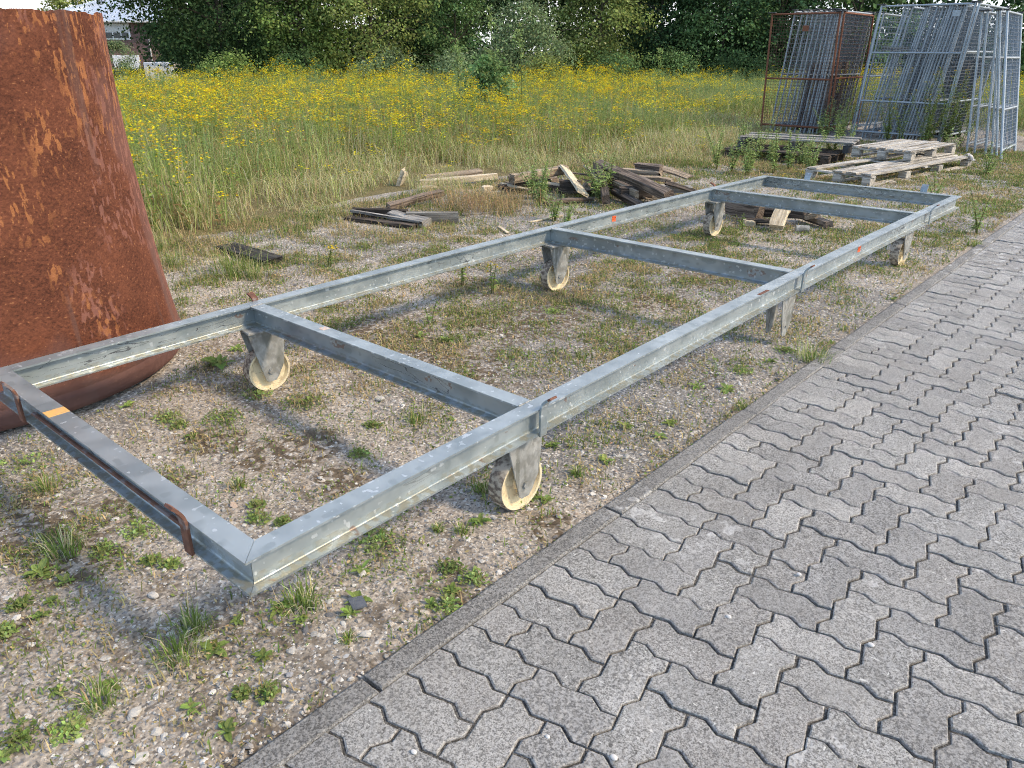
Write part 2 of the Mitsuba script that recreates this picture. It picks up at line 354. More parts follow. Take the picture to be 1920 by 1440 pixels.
bs('gravel_soil', {'type': 'bumpmap', 'scale': 1.0, 'bump': P_(lambda p, n, uv: .006 * noise(p.x * 60, p.y * 60) + .004 * noise(p.x * 130, p.y * 130), .003),
                   'bsdf': {'type': 'principled', 'roughness': 0.95, 'specular': 0.2, 'base_color': P_(ground_color)}})
bs('loose_stone', {'type': 'principled', 'roughness': 0.85, 'specular': 0.3, 'base_color': VC})
bs('leaf', {'type': 'principledthin', 'base_color': VC, 'roughness': 0.5, 'diff_trans': 0.7, 'eta': 1.35})
bs('bark', {'type': 'principled', 'roughness': 0.9, 'base_color': P_(lambda p, n, uv: mix((.035, .028, .02), (.11, .09, .065), fbm(p.x * 12, p.y * 12, p.z * 3)))})


def wood(c0, c1, crack=.5):
    def fn(p, n, uv):
        u, v = uv.x, uv.y
        w = noise(u * 3.0, v * 24.0)
        g = fbm(u * 5.0 + w, v * 110.0, 1.0)
        c = mix(c0, c1, smoothstep(.25, .75, g))
        c = c * (.75 + .5 * fbm(u * 9.0, v * 9.0, 7.0))
        split = smoothstep(.70, .76, noise(u * 4.0, v * 75.0, 3.0))
        return mix(c, (.03, .025, .02), split * crack)
    return P_(fn)


for nm, a, b, k in (('wood_grey', (.17, .16, .145), (.36, .345, .315), .7), ('wood_dark', (.035, .030, .026), (.13, .105, .085), .6), ('wood_pale', (.42, .35, .24), (.62, .54, .40), .25),
                    ('wood_tan', (.20, .155, .11), (.40, .325, .235), .4), ('wood_brown', (.095, .072, .056), (.24, .19, .15), .6), ('wood_pallet', (.29, .265, .225), (.50, .47, .415), .55), ('char', (.016, .015, .015), (.06, .055, .052), .6)):
    bs(nm, {'type': 'principled', 'roughness': 0.85, 'specular': 0.25, 'base_color': wood(a, b, k)})

# ---------------------------------------------------------------- the ground
def ground_z(x, y):
    x, y = np.asarray(x, float), np.asarray(y, float)
    z = (vnoise(x * 1.1, y * 1.1, 3) - .5) * .030 + (vnoise(x * 7, y * 7, 5) - .5) * .014
    z = z * np.clip((np.abs(x + 1.19) - 0.0) / .25, .25, 1)
    far = np.clip(np.hypot(x, y) - 26, 0, 50) / 50
    return z - 1.6 * far ** 1.0 * np.clip((-x - 8) / 15, 0, 1)


def sheet(xs, ys, zf):
    X, Y = np.meshgrid(xs, ys, indexing='ij')
    v = np.stack([X, Y, zf(X, Y)], -1).reshape(-1, 3)
    i, j = np.meshgrid(np.arange(len(xs) - 1), np.arange(len(ys) - 1), indexing='ij')
    a = (i * len(ys) + j).ravel(); b = a + len(ys)
    return v, np.vstack([np.stack([a, b, b + 1], 1), np.stack([a, b + 1, a + 1], 1)])


KERB = lambda y: -1.1902 + 0.0088 * y           # gravel side of the kerb
gx = np.r_[-900, -400, -200, -110, np.arange(-80, -20, 4.0), np.arange(-20, -6.2, .5), np.arange(-6.2, -1.1, .03), -1.06, -.6, 0, 2, 6, 20, 80, 300, 900]
gy = np.r_[-900, -200, -40, -10, -4, -2, -1, -.5, np.arange(-.2, 5, .03), np.arange(5, 12, .06), np.arange(12, 20, .4), np.arange(20, 80, 4.0), 110, 200, 400, 900]


def gz(X, Y):
    z = ground_z(X, Y)
    paved = X > KERB(Y) + .03
    return np.where(paved, -.06, np.where(X > KERB(Y) - .035, np.minimum(z, -.006), z))


structure('ground', sheet(gx, gy, gz), 'gravel_soil', smooth=True)

# ---------------------------------------------------------------- pavement: kerb stones and wavy interlocking pavers
A = .1142                                       # half a paver
X0, Y0 = -7.69 * A, 16.90 * A


def wave(t):                                     # the paver's zigzag, per half stone
    f = t - np.round(t)
    return np.where(np.abs(f) < .33, f / .33, np.sign(f) * (.5 - np.abs(f)) / .17) * .088


def outline(cells, gap, straight=False):
    """outline of one or two cells of the lattice, as a polygon with wavy sides, in metres"""
    (i0, j0), (i1, j1) = cells[0], (cells[-1][0] + 1, cells[-1][1] + 1)
    q = lambda a, b: [a + s for k in range(b - a) for s in (k, k + .33, k + .67)]
    Q = []
    Q += [(x, j0 + wave(np.array(x - 0.))) for x in q(i0, i1)]
    Q += [(i1 - wave(np.array(y - 0.)), y) for y in q(j0, j1)]
    Q += [(x, j1 + wave(np.array(x))) for x in [i1 + i0 - s for s in q(i0, i1)]]
    Q += [(i0 - .03, j1)] if straight else [(i0 - wave(np.array(y)), y) for y in [j1 + j0 - s for s in q(j0, j1)]]
    if straight: Q[0] = (i0 - .03, j0)
    return Polygon(np.array(Q, float) * A).buffer(-gap, join_style=2)


def slab(poly, h, cham):
    """upright prism with a chamfered top edge"""
    lo = np.array(poly.exterior.coords)[:-1]
    if Polygon(lo).exterior.is_ccw is False: lo = lo[::-1]
    n = len(lo)
    e = unit(np.roll(lo, -1, 0) - lo); nrm = np.stack([-e[:, 1], e[:, 0]], 1)
    b = nrm + np.roll(nrm, 1, 0); b /= np.maximum((b * nrm).sum(1, keepdims=True), .3)
    hi = lo + b * cham
    v = np.vstack([np.c_[lo, np.full(n, -h)], np.c_[lo, np.full(n, -cham * .8)], np.c_[hi, np.zeros(n)]])
    F = []
    for k in range(n):
        m = (k + 1) % n
        F += [(k, m, n + m), (k, n + m, n + k), (n + k, n + m, 2 * n + m), (n + k, 2 * n + m, 2 * n + k)]
    top = trimesh.creation.triangulate_polygon(Polygon(hi), engine='earcut')
    tv, tf = np.asarray(top[0]), np.asarray(top[1])
    order = np.array([np.argmin(((hi - t) ** 2).sum(1)) for t in tv[:, :2]])
    f2 = 2 * n + order[tf]
    cr = np.cross(v[f2[:, 1]] - v[f2[:, 0]], v[f2[:, 2]] - v[f2[:, 0]])[:, 2]
    f2[cr < 0] = f2[cr < 0][:, ::-1]
    return v, np.vstack([np.array(F), f2])


rng = RNG(11)
SHAPES = {'H': [(0, 0), (1, 0)], 'V': [(0, 0), (0, 1)], 'S': [(0, 0)]}
stones, seen = [], set()
SPLIT = {(3, 16), (5, 11), (7, 19), (4, 27), (8, 14), (3, 8), (6, 34)}       # where two half stones lie instead of one


def lay(k, j, s):
    c = [(k + a, j + b) for a, b in SHAPES[s]]
    if any(q in seen for q in c): c, s = c[:1], 'S'
    seen.update(c)
    if len(c) == 2 and (k, j) in SPLIT:
        stones.append((c[:1], 'S')); stones.append((c[1:], 'S'))
    else: stones.append((c, s))


for j in range(1, 100):                            # a herringbone bond that starts with straight rows along the kerb
    for k in range(0, 26):
        if (k, j) in seen: continue
        if k < 2: lay(k, j, 'H' if (j % 4 != 2 or k == 1) else 'S')
        else: lay(k, j, {1: 'V', 3: 'H'}.get((k + j) % 4, 'S'))
PLIES = {}
for s, cl in {**SHAPES, 'H0': SHAPES['H'], 'S0': SHAPES['S']}.items():
    for v in range(3):
        pg = outline(cl, .0030 + .0005 * v, s.endswith('0'))
        pts = np.array(pg.exterior.coords)[:-1]
        m = slab(Polygon(pts), .05, .0026 + .0006 * v)
        PLIES[s, v] = m
USED.add('pavement')
rel = []
for c, s in stones:
    k, j = c[0]
    if k == 0: s += '0'
    x, y = X0 + (k - 2) * A + (j - 17) * A * .0088, Y0 + (j - 17) * A
    dep = np.array([x + .1, y + .1, 0]) - EYE
    z = dep @ FWD
    R_ = np.array([0.75493201, 0.65578783, 0.00446864])
    inside = z > .3 and abs(dep @ R_ / z) < .70 and dep @ UP / z > -.56
    rel.append((not inside, z, c, s, x, y))
rel.sort(key=lambda r: (r[0], r[1]))
FIRST = {}
mass = []
for n, (out, z, c, s, x, y) in enumerate(rel):
    vv = int(rng.integers(3)); mat = f'concrete_{rng.choice(4, p=[.38, .24, .16, .22])}'
    tz = .013 + rng.normal(0, .0013)
    tw = T().translate([float(x), float(y), float(tz)]) @ T().rotate([1, 0, 0], float(rng.normal(0, .45))) @ T().rotate([0, 1, 0], float(rng.normal(0, .45))) @ T().rotate([0, 0, 1], float(rng.normal(0, .35)))
    if n < 300 and not out:
        key = free('pavement__paving_stone')
        if (s, vv) not in FIRST: FIRST[s, vv] = mikit.ply(PLIES[s, vv], None)
        scene[key] = {**FIRST[s, vv], 'to_world': tw, 'bsdf': {'type': 'ref', 'id': mat}}
    else:
        v, f = PLIES[s, vv]; M = np.array(tw.matrix)
        mass.append((v @ M[:3, :3].T + M[:3, 3], f))
base = (np.array([[KERB(-3) + .04, -3, .0060], [5.5, -3, .0060], [5.5, 60, .0060], [KERB(60) + .04, 60, .0060]]), np.array([[0, 1, 2], [0, 2, 3]]))
structure('pavement', base, 'joint_sand')
if mass:
    k = put('pavement__paving_stones', cat(mass), 'concrete_1'); USED.add(k); labels[k] = {'kind': 'stuff'}

USED.add('kerb')
joint = np.arange(-2.176, 40, 1.0)
structure('kerb', (np.array([[KERB(-3) + .004, -3, -.004], [KERB(-3) + .062, -3, -.004], [KERB(41) + .062, 41, -.004], [KERB(41) + .004, 41, -.004]]), np.array([[0, 1, 2], [0, 2, 3]])), 'joint_sand')
rng = RNG(21)
for j in joint:
    y0_, y1_ = j + .004 * rng.random() + .003, j + 1 - .004
    n = 14
    ys = np.linspace(y0_, y1_, n)
    xa, xb = KERB(ys) + rng.normal(0, .0012, n), KERB(ys) + .066 + rng.normal(0, .0008, n)
    pg = Polygon(np.vstack([np.c_[xa, ys], np.c_[xb, ys][::-1]]))
    v, f = slab(pg, .06, .005)
    v = v + np.array([rng.normal(0, .0018), 0, .0185 + rng.normal(0, .0015)])
    part('kerb', 'kerb_stone', (v, f), 'kerb_concrete')

# ---------------------------------------------------------------- gravel
rng = RNG(5)
ICO = trimesh.creation.icosahedron(); IV, IF = np.array(ICO.vertices), np.array(ICO.faces)
OV, OF = np.array([[1, 0, 0], [-1, 0, 0], [0, 1, 0], [0, -1, 0], [0, 0, 1.0]]), np.array([[0, 2, 4], [2, 1, 4], [1, 3, 4], [3, 0, 4]])


def soil_np(x, y):
    m = np.zeros_like(x)
    for a, b, r in MOSS: m = np.maximum(m, np.exp(-((x - a) ** 2 + (y - b) ** 2) / (1.2 * r * r)))
    return m


def scatter(n, power):
    """positions on the gravel, denser towards the path where the photograph is taken"""
    y = .05 + 13.5 * rng.random(n * 3) ** power
    x = -1.2 - 4.6 * rng.random(n * 3) ** 1.15
    ang = np.arctan2(x, y)
    ok = (x < KERB(y) - .012) & (ang > -1.42) & ((x - TANK[0]) ** 2 + (y - TANK[1]) ** 2 > .62)
    keep = rng.random(n * 3) < (1 - .75 * soil_np(x, y)) * (.25 + .9 * vnoise(x * 2.3, y * 2.3, 9))
    i = np.where(ok & keep)[0][:n]
    return x[i], y[i]


def stones_mesh(x, y, r, V0, F0, sink, flat):
    n = len(x)
    v = V0[None] * (1 + rng.normal(0, .20, (n, len(V0), 1)))
    v = v * np.stack([r * rng.uniform(.8, 1.4, n), r * rng.uniform(.7, 1.0, n), r * flat * rng.uniform(.7, 1.1, n)], 1)[:, None]
    a = rng.random(n) * 6.283; c, s = np.cos(a), np.sin(a)
    v = np.stack([v[..., 0] * c[:, None] - v[..., 1] * s[:, None], v[..., 0] * s[:, None] + v[..., 1] * c[:, None], v[..., 2] + rng.normal(0, .25, n)[:, None] * v[..., 0]], -1)
    v += np.stack([x, y, ground_z(x, y) + r * sink], 1)[:, None]
    return v


pal = np.array([[.50, .485, .45], [.37, .36, .335], [.27, .26, .25], [.43, .385, .33], [.19, .19, .195], [.33, .26, .21], [.58, .565, .53], [.13, .13, .135]])


def stone_cols(n): return np.clip(pal[rng.choice(len(pal), n, p=[.2, .2, .17, .14, .1, .06, .08, .05])] * np.exp(rng.normal(0, .12, (n, 1))), .03, .8)


S = Soup()
x, y = scatter(56000, 1.9); r = .0028 + .0035 * rng.random(len(x)) ** 2
S.each(stones_mesh(x, y, r * (1 + .12 * y), OV, OF, -.1, .75), OF, stone_cols(len(x)))
x, y = scatter(13000, 1.7); r = .0045 + .0075 * rng.random(len(x)) ** 3
S.each(stones_mesh(x, y, r, IV, IF, .15, .6), IF, stone_cols(len(x)))
m, c = S.mesh(); USED.add('gravel'); labels['gravel'] = {'kind': 'stuff', 'label': 'pale crushed gravel scattered over the bare soil', 'category': 'gravel'}
put('gravel', m, 'loose_stone', color=c)
S = None
# larger stones one can pick out, each a thing
rng = RNG(6)
BIG = [(-1.49, .42, .022, 'pale'), (-1.43, .33, .02, 'pale'), (-1.36, .37, .024, 'pale'), (-1.30, .93, .02, 'pale'), (-1.33, .72, .013, 'grey'), (-1.68, .6, .018, 'pale'), (-1.60, .27, .016, 'pale'),
       (-1.24, 1.31, .012, 'pale'), (-1.62, 2.05, .02, 'pale'), (-1.78, 2.3, .024, 'pale'), (-1.86, .64, .022, 'pale'), (-2.4, 1.9, .03, 'pale'), (-2.96, 6.05, .055, 'grey'), (-1.5, 1.08, .02, 'pale')]
for px, py, rr, tone in BIG:
    v = trimesh.creation.icosphere(1, 1.0); vv = np.array(v.vertices) * (1 + rng.normal(0, .11, (42, 1)))
    vv = vv * (1 + .3 * (vnoise(vv[:, 0] * 2 + px * 9, vv[:, 1] * 2 + vv[:, 2] * 1.7, 4)[:, None] - .5))
    vv = vv * np.array([rr * .72, rr * .55, rr * .36]); a = rng.random() * 6.28
    vv = vv @ np.array([[math.cos(a), math.sin(a), 0], [-math.sin(a), math.cos(a), 0], [0, 0, 1]]) + [px, py, float(ground_z(px, py)) + rr * .3]
    k = thing('stone', {'pale': 'large pale stone loose in the gravel', 'grey': 'large grey stone loose in the gravel'}[tone], 'stone', 'loose ' + tone + ' stones in the gravel', (px, py))
    put(k, (vv, np.array(v.faces)), 'loose_stone', color=np.repeat([(.47, .45, .41) if tone == 'pale' else (.30, .30, .31)], len(vv), 0))
for px, py, rr in [(-.86, .66, .011), (-1.005, .60, .012), (-.80, .76, .007), (-.62, 1.60, .006), (-.60, 1.03, .007), (-.35, 1.2, .006), (-.79, .62, .006), (-.50, .9, .007), (-.30, 1.74, .007), (-.93, .76, .006), (-.55, 1.9, .006), (-.74, .98, .005)]:
    v = trimesh.creation.icosphere(2, 1.0); vv = np.array(v.vertices)
    vv = vv * (1 + .3 * (vnoise(vv[:, 0] * 2 + px * 9, vv[:, 1] * 2 + vv[:, 2] * 1.7, 4)[:, None] - .5)) * np.array([rr * 1.2, rr * .9, rr * .7]) + [px, py, .013 + rr * .6]
    k = thing('pebble', 'small pale pebble on the grey paving stones', 'pebble', 'pebbles on the paving', (px, py))
    put(k, (vv, np.array(v.faces)), 'loose_stone', smooth=True, color=np.repeat([(.62, .60, .57)], len(vv), 0))
# a chip of slate near the kerb
sl = trimesh.creation.extrude_polygon(Polygon([(-.034, -.006), (-.012, .028), (.03, .012), (.014, -.024)]), .005)
k = thing('slate_chip', 'flat dark blue-grey slate chip on the gravel beside the kerb', 'slate')
put(k, (np.array(sl.vertices) + [-1.405, .985, .012], np.array(sl.faces)), bs('slate', {'type': 'principled', 'roughness': .6, 'base_color': P_(lambda p, n, uv: mix((.075, .085, .10), (.13, .14, .16), fbm(p.x * 90, p.y * 90)))}))
sl = trimesh.creation.box((.05, .012, .004)); sl.apply_translation([-1.665, .635, .012])
k = thing('slate_strip', 'thin dark grey strip lying on the gravel before the frame corner', 'strip'); put(k, sl, 'slate')

# ---------------------------------------------------------------- the galvanised beam frame on castors
XR, W_, YN, YF = -1.3175, 1.6261, .6474, 6.8936
XL = XR - W_
CROSS = (1.6557, 3.7226, 5.8358)
FB, FH, FT, WT = .0607, .0904, .0075, .006


def top_z(y):
    t = np.asarray(y, float) - CROSS[0]
    return .3869 + .008 * t - .0022 * t * t


def beam_profile():
    b, h, t, w, r = FB / 2, FH, FT, WT / 2, .007
    half = [(-b, 0), (-b, -t * .8)] + [(-w - r * (1 - math.sin(a)), -t - r * (1 - math.cos(a))) for a in np.linspace(0, math.pi / 2, 4)]
    bot = [(x, -h - z) for x, z in half[::-1]]
    left = half + bot
    right = [(-x, z) for x, z in left[::-1]]
    return np.array(left + right)


PROF = beam_profile()


def beam(p0, p1, mitre=(0, 0), prof=PROF, seg=.25):
    """I-beam from p0 to p1 (x, y); mitre: how far each end runs back per metre of side offset"""
    p0, p1 = np.array(p0, float), np.array(p1, float)
    L = np.linalg.norm(p1 - p0); d = (p1 - p0) / L; s = np.array([d[1], -d[0]])
    n = max(2, int(L / seg) + 1); V = []
    for k in range(n):
        a = k / (n - 1)
        al = a * L + (1 - a) * mitre[0] * prof[:, 0] + a * mitre[1] * prof[:, 0]
        xy = p0 + al[:, None] * d + prof[:, :1] * s
        V.append(np.c_[xy, prof[:, 1] + top_z(xy[:, 1])])
    m = len(prof); F = []
    for k in range(n - 1):
        for i in range(m):
            j = (i + 1) % m
            F += [(k * m + i, (k + 1) * m + j, k * m + j), (k * m + i, (k + 1) * m + i, (k + 1) * m + j)]
    tv, tf = trimesh.creation.triangulate_polygon(Polygon(prof), engine='earcut')
    o = np.array([np.argmin(((prof - t) ** 2).sum(1)) for t in tv]); tf = o[tf]
    q = prof[tf]; ar = (q[:, 1, 0] - q[:, 0, 0]) * (q[:, 2, 1] - q[:, 0, 1]) - (q[:, 1, 1] - q[:, 0, 1]) * (q[:, 2, 0] - q[:, 0, 0])
    tf[ar < 0] = tf[ar < 0][:, ::-1]
    F = np.vstack([np.array(F), tf, tf[:, ::-1] + (n - 1) * m])
    return np.vstack(V), F


FR = thing('beam_frame', 'long galvanised steel beam frame on castors standing on the gravel beside the paved path', 'steel frame')
g, h = .0008, FB / 2
# s (side offset) points to +x for a beam running along +y
part(FR, 'long_beam', beam((XR - h, YN + h + g), (XR - h, YF - h - g), (-1, 1)), 'galvanized', smooth=30)
part(FR, 'long_beam', beam((XL + h, YN + h + g), (XL + h, YF - h - g), (1, -1)), 'galvanized', smooth=30)
# s points to -y for a beam running along +x
part(FR, 'end_beam', beam((XL + h + g, YN + h), (XR - h - g, YN + h), (-1, 1)), 'galvanized', smooth=30)
part(FR, 'end_beam', beam((XL + h + g, YF - h), (XR - h - g, YF - h), (1, -1)), 'galvanized', smooth=30)
for c in CROSS:
    a, b = XL + FB + .0006, XR - FB - .0006
    v = cat([beam((a, c), (b, c)), box((XL + h + WT / 2 + (FB / 2 - WT / 2) / 2 - .0002, c, float(top_z(c)) - FH / 2), FB / 2 - WT / 2 - .001, WT - .0005, FH - 2 * FT - .002), box((XR - h - WT / 2 - (FB / 2 - WT / 2) / 2 + .0002, c, float(top_z(c)) - FH / 2), FB / 2 - WT / 2 - .001, WT - .0005, FH - 2 * FT - .002)])
    part(FR, 'cross_beam', v, 'galvanized', smooth=30)


def hook(x, y, out, along, tipz=.046, reach=.044, w=.028, rows=(0, 99)):
    """flat bar welded across the outside of the flanges, its top bent outwards"""
    t = .0075; zt = float(top_z(y)); zb = zt - FH - .002
    path = [(0, zb), (0, zt - .012), (.002, zt + .004)]
    for a in np.linspace(0, 1, 6)[1:]: path.append((.002 + reach * a ** 1.5, zt + .004 + tipz * (a * 1.25 - .25 * a * a)))
    path = np.array(path)[rows[0]:rows[1]]; d = np.gradient(path, axis=0); d = unit(d); nrm = np.stack([d[:, 1], -d[:, 0]], 1)
    o, al = np.array(out, float), np.array(along, float)
    V = []
    for (q, z), (nx, nz) in zip(path, nrm):
        for s, k in ((-1, -.5), (1, -.5), (1, .5), (-1, .5)):
            e = q + t / 2 + .0008 + k * t * nx; zz = z + k * t * nz
            V.append([x + o[0] * e + al[0] * s * w / 2, y + o[1] * e + al[1] * s * w / 2, zz])
    n = len(path); F = []
    for i in range(n - 1):
        for j in range(4):
            a, b = i * 4 + j, i * 4 + (j + 1) % 4
            F += [(a, b, b + 4), (a, b + 4, a + 4)]
    F += [(0, 2, 1), (0, 3, 2), (n * 4 - 4, n * 4 - 3, n * 4 - 2), (n * 4 - 4, n * 4 - 2, n * 4 - 1)]
    V, F = np.array(V), np.array(F)
    if trimesh.Trimesh(V, F, process=False).volume < 0: F = F[:, ::-1]
    return V, F


for x in (-2.65, -1.575): part(FR, 'hook', hook(x, YN, (0, -1), (1, 0), .046, .026, .034), 'rust_bar', smooth=35)
k = part(FR, 'flat_bar', bar((-2.61, YN + h - .012, .318), (-1.62, YN + h - .012, .322), .012, .010), 'rust_bar'); labels[k] = {'label': 'thin rusty bar welded along the end beam'}
for x, y, dx, dy in [(XL + FB, c_, 0, s_) for c_ in CROSS for s_ in (-1, 1)] + [(XR - FB, c_, 0, s_) for c_ in CROSS for s_ in (-1, 1)]:
    part(FR, 'weld', tube([(x + (.0015 if x < -2 else -.0015), y + dy * a_ * FB / 2, float(top_z(y)) + .0004) for a_ in (.05, .35, .65, .98)], [.0022, .003, .0024, .0028], 6), 'weathered_zinc', smooth=50)
for y in (1.665, 3.715, 6.0):
    hk = part(FR, 'hook', hook(XR, y, (1, 0), (0, 1), .042, .036, .032, rows=(0, 7)), 'galvanized', smooth=35)
    put(free(hk + '__rusty_tip'), hook(XR, y, (1, 0), (0, 1), .042, .036, .032, rows=(6, 99)), 'rust_bar', smooth=35)
for x in (-2.55, -1.60): part(FR, 'hook', hook(x, YF, (0, 1), (1, 0), .05, .03, .05), 'galvanized', smooth=35)
for x in (XL,):
    for y in (1.69, 5.95): part(FR, 'hook', hook(x, y, (-1, 0), (0, 1), .02, .04), 'rust_bar', smooth=35)


def castor(x, y, turn, wheel=True, lab=None):
    zt = float(top_z(y)) - FH
    c, s = math.cos(turn), math.sin(turn)
    R = np.array([[c, s, 0], [-s, c, 0], [0, 0, 1]])
    put_ = lambda m: (np.asarray(m[0]) @ R + [x, y, 0], m[1])
    cs = free(FR + '__castor')
    plate = cbox(.12, .172, .011, .002)
    plate = (plate[0] + [.0, 0, zt - .0065], plate[1])
    sides = []
    for sd in (-1, 1):
        pg = Polygon([(-.080, zt - .013), (-.078, zt - .030), (-.026, .062), (-.016, .052), (.018, .052), (.034, .070), (.064, .125), (.080, zt - .030), (.080, zt - .013)])
        if not wheel: pg = pg.difference(Point(.003, .098).buffer(.009))
        m = trimesh.creation.extrude_polygon(pg, .0055)
        v = np.array(m.vertices); v = np.stack([v[:, 2] - .00275 + sd * .041, v[:, 0], v[:, 1]], 1)
        sides.append((v, np.array(m.faces)))
    bridge = cbox(.087, .15, .006, .001); bridge = (bridge[0] + [0, 0, zt - .0165], bridge[1])
    put(cs, put_(cat([plate, bridge] + sides)), 'weathered_zinc')
    if lab: labels[cs] = {'label': lab}
    if wheel:
        rim = trimesh.creation.revolve(np.array([(.0125, -.033), (.026, -.033), (.029, -.015), (.056, -.011), (.081, -.013), (.087, -.029), (.095, -.0308), (.0952, .0308), (.087, .029), (.081, .013), (.056, .011), (.029, .015), (.026, .033), (.0125, .033), (.0125, -.033)]), sections=48)
        tread = trimesh.creation.revolve(np.array([(.0953, -.0306), (.0985, -.026), (.1002, -.010), (.1002, .010), (.0985, .026), (.0953, .0306), (.0953, -.0306)]), sections=48)
        for nm, m, bsd in (('wheel', rim, 'polyamide'), ('tread', tread, 'tread')):
            v = np.array(m.vertices); v = np.stack([v[:, 2], v[:, 0], v[:, 1] + .1], 1)
            f = np.array(m.faces)
            if trimesh.Trimesh(v, f, process=False).volume < 0: f = f[:, ::-1]
            put(free(cs + '__' + nm), put_((v, f)), bsd, smooth=35)
        for sd in (-1, 1):
            m = trimesh.creation.cylinder(.0125, .008, sections=6); v = np.array(m.vertices)
            put(free(cs + '__bolt'), put_((np.stack([v[:, 2] + sd * .0475, v[:, 0], v[:, 1] + .1], 1), np.array(m.faces))), 'weathered_zinc')


castor(-2.868, CROSS[0], -.13)
castor(-2.868, CROSS[1], -.16)
castor(-2.868, CROSS[2] - .01, -.10)
castor(-1.415, CROSS[0], -.06)
castor(-1.415, CROSS[1], -.03, False, 'empty castor fork without its wheel')
castor(-1.425, CROSS[2], -.07)


def sticker(x, y, z, w, h, text, tilt):
    st = cbox(.0012, w, h, .0003)
    ct, sn = math.cos(tilt), math.sin(tilt); R = np.array([[1, 0, 0], [0, ct, sn], [0, -sn, ct]])
    k = part(FR, 'price_sticker', (st[0] @ R + [x, y, z], st[1]), 'orange_sticker'); labels[k] = {'label': 'small orange sticker with a handwritten number'}
    if text:
        t = meshkit.text_mesh(text, h * .5)
        v = np.array(t.vertices if hasattr(t, 'vertices') else t[0]); f = np.array(t.faces if hasattr(t, 'faces') else t[1])
        v = v - (v.max(0) + v.min(0)) / 2
        ext = v.max(0) - v.min(0); v[:, 2] *= .0008 / max(ext[2], 1e-6) if ext[2] > 0 else 1
        v[:, 0] *= min(1, w * .78 / ext[0])
        put(free(k + '__number'), (np.stack([v[:, 2] + .0012, v[:, 0], v[:, 1]], 1) @ R + [x, y, z], f), 'ink')


sticker(XL + h + WT / 2 + .0012, 4.42, .345, .046, .038, '327', -.12)
sticker(XR - h + WT / 2 + .0012, 4.62, .352, .046, .038, '121', -.1)
tp = cbox(.05, .061, .0012, .0003); tp = (tp[0] + [-2.42, YN + h, float(top_z(YN)) + .0009], tp[1])
k = part(FR, 'tape', tp, 'orange_tape'); labels[k] = {'label': 'worn orange tape across the end beam'}
tp = cbox(.035, .032, .0008, .0003); tp = (tp[0] + [-2.42, CROSS[0] + .01, float(top_z(CROSS[0])) + .0007], tp[1])
k = part(FR, 'paint_mark', tp, bs('paint_mark', {'type': 'principled', 'roughness': .7, 'base_color': P_(lambda p, n, uv: mix((.62, .42, .30), (.45, .44, .43), smoothstep(.4, .6, grain3(p, 140.0))))}))
tp = cbox(.016, .10, .0008, .0003); tp = (tp[0] + [XR - .009, 3.27, float(top_z(3.3)) + .0008], tp[1])
k = part(FR, 'rust_patch', tp, 'rust_bar')

# ---------------------------------------------------------------- rusty tank
TK = thing('steel_tank', 'big upright rusty steel drum with ragged cut top and rounded bottom', 'steel tank')
na, nz_ = 260, 110
zz0 = np.linspace(.05, 1.535, 80); q_ = np.linspace(0, np.pi / 2, 9)[:-1]
rw = lambda z: .9202 - .1618 * (z - .01) + .0599 * (z - .01) ** 2
pr = np.vstack([[(.40, .012)], np.c_[rw(.05) - .05 + .05 * np.sin(q_), .05 - .04 * np.cos(q_)], np.c_[rw(zz0), zz0]])
tt = np.r_[0, np.cumsum(np.linalg.norm(np.diff(pr, axis=0), axis=1))]; t2 = np.r_[np.linspace(0, .5, 6), np.linspace(.52, tt[-1], nz_)]
rr, zz = np.interp(t2, tt, pr[:, 0]), np.interp(t2, tt, pr[:, 1])
ang = np.linspace(0, 2 * np.pi, na + 1)
Rg, Ag = np.meshgrid(rr, ang, indexing='ij'); Zg = np.repeat(zz[:, None], na + 1, 1)
Aw = np.cos(Ag); Bw = np.sin(Ag)
rag = (vnoise(Aw * 9 + 5, Bw * 9 + 3, 8, 4) - .5) * .05
cut = np.clip((Zg - 1.2) / .36, 0, 1)
Zg = Zg + cut * (rag * .7 - .010)
dent = (vnoise(Aw * 2.2 + 1, Bw * 2.2 + Zg * 1.6, 4) - .5) * .010 + (vnoise(Aw * 7 + 1, Bw * 7 + Zg * 6, 6) - .5) * .004
seam = np.where(Rg > .6, np.exp(-((Zg - .085) / .010) ** 2) * .006 - np.exp(-((Zg - .105) / .008) ** 2) * .005, 0)
Rg = Rg + dent + seam


def shell(sel, off=0.0):
    V = np.stack([TANK[0] + (Rg[sel] + off) * np.cos(Ag[sel]), TANK[1] + (Rg[sel] + off) * np.sin(Ag[sel]), Zg[sel]], -1)
    n, m = V.shape[:2]
    i, j = np.meshgrid(np.arange(n - 1), np.arange(m - 1), indexing='ij'); a = (i * m + j).ravel()
    return V.reshape(-1, 3), np.vstack([np.stack([a, a + 1, a + m + 1], 1), np.stack([a, a + m + 1, a + m], 1)])


def thick(sel, t):
    o, f = shell(sel); i_, _ = shell(sel, -t); n = len(o); m = na + 1; k = n // m
    rim = []
    for j in range(m - 1):
        a = (k - 1) * m + j
        rim += [(a, a + 1, n + a + 1), (a, n + a + 1, n + a)]
    return np.vstack([o, i_]), np.vstack([f, f[:, ::-1] + n, np.array(rim)])


lowk = int(np.searchsorted(zz, .095))
part(TK, 'shell', thick(slice(lowk, None), .008), 'rust_plate', smooth=40)
part(TK, 'dished_bottom', thick(slice(0, lowk + 1), .012), 'rust_plate', smooth=40)

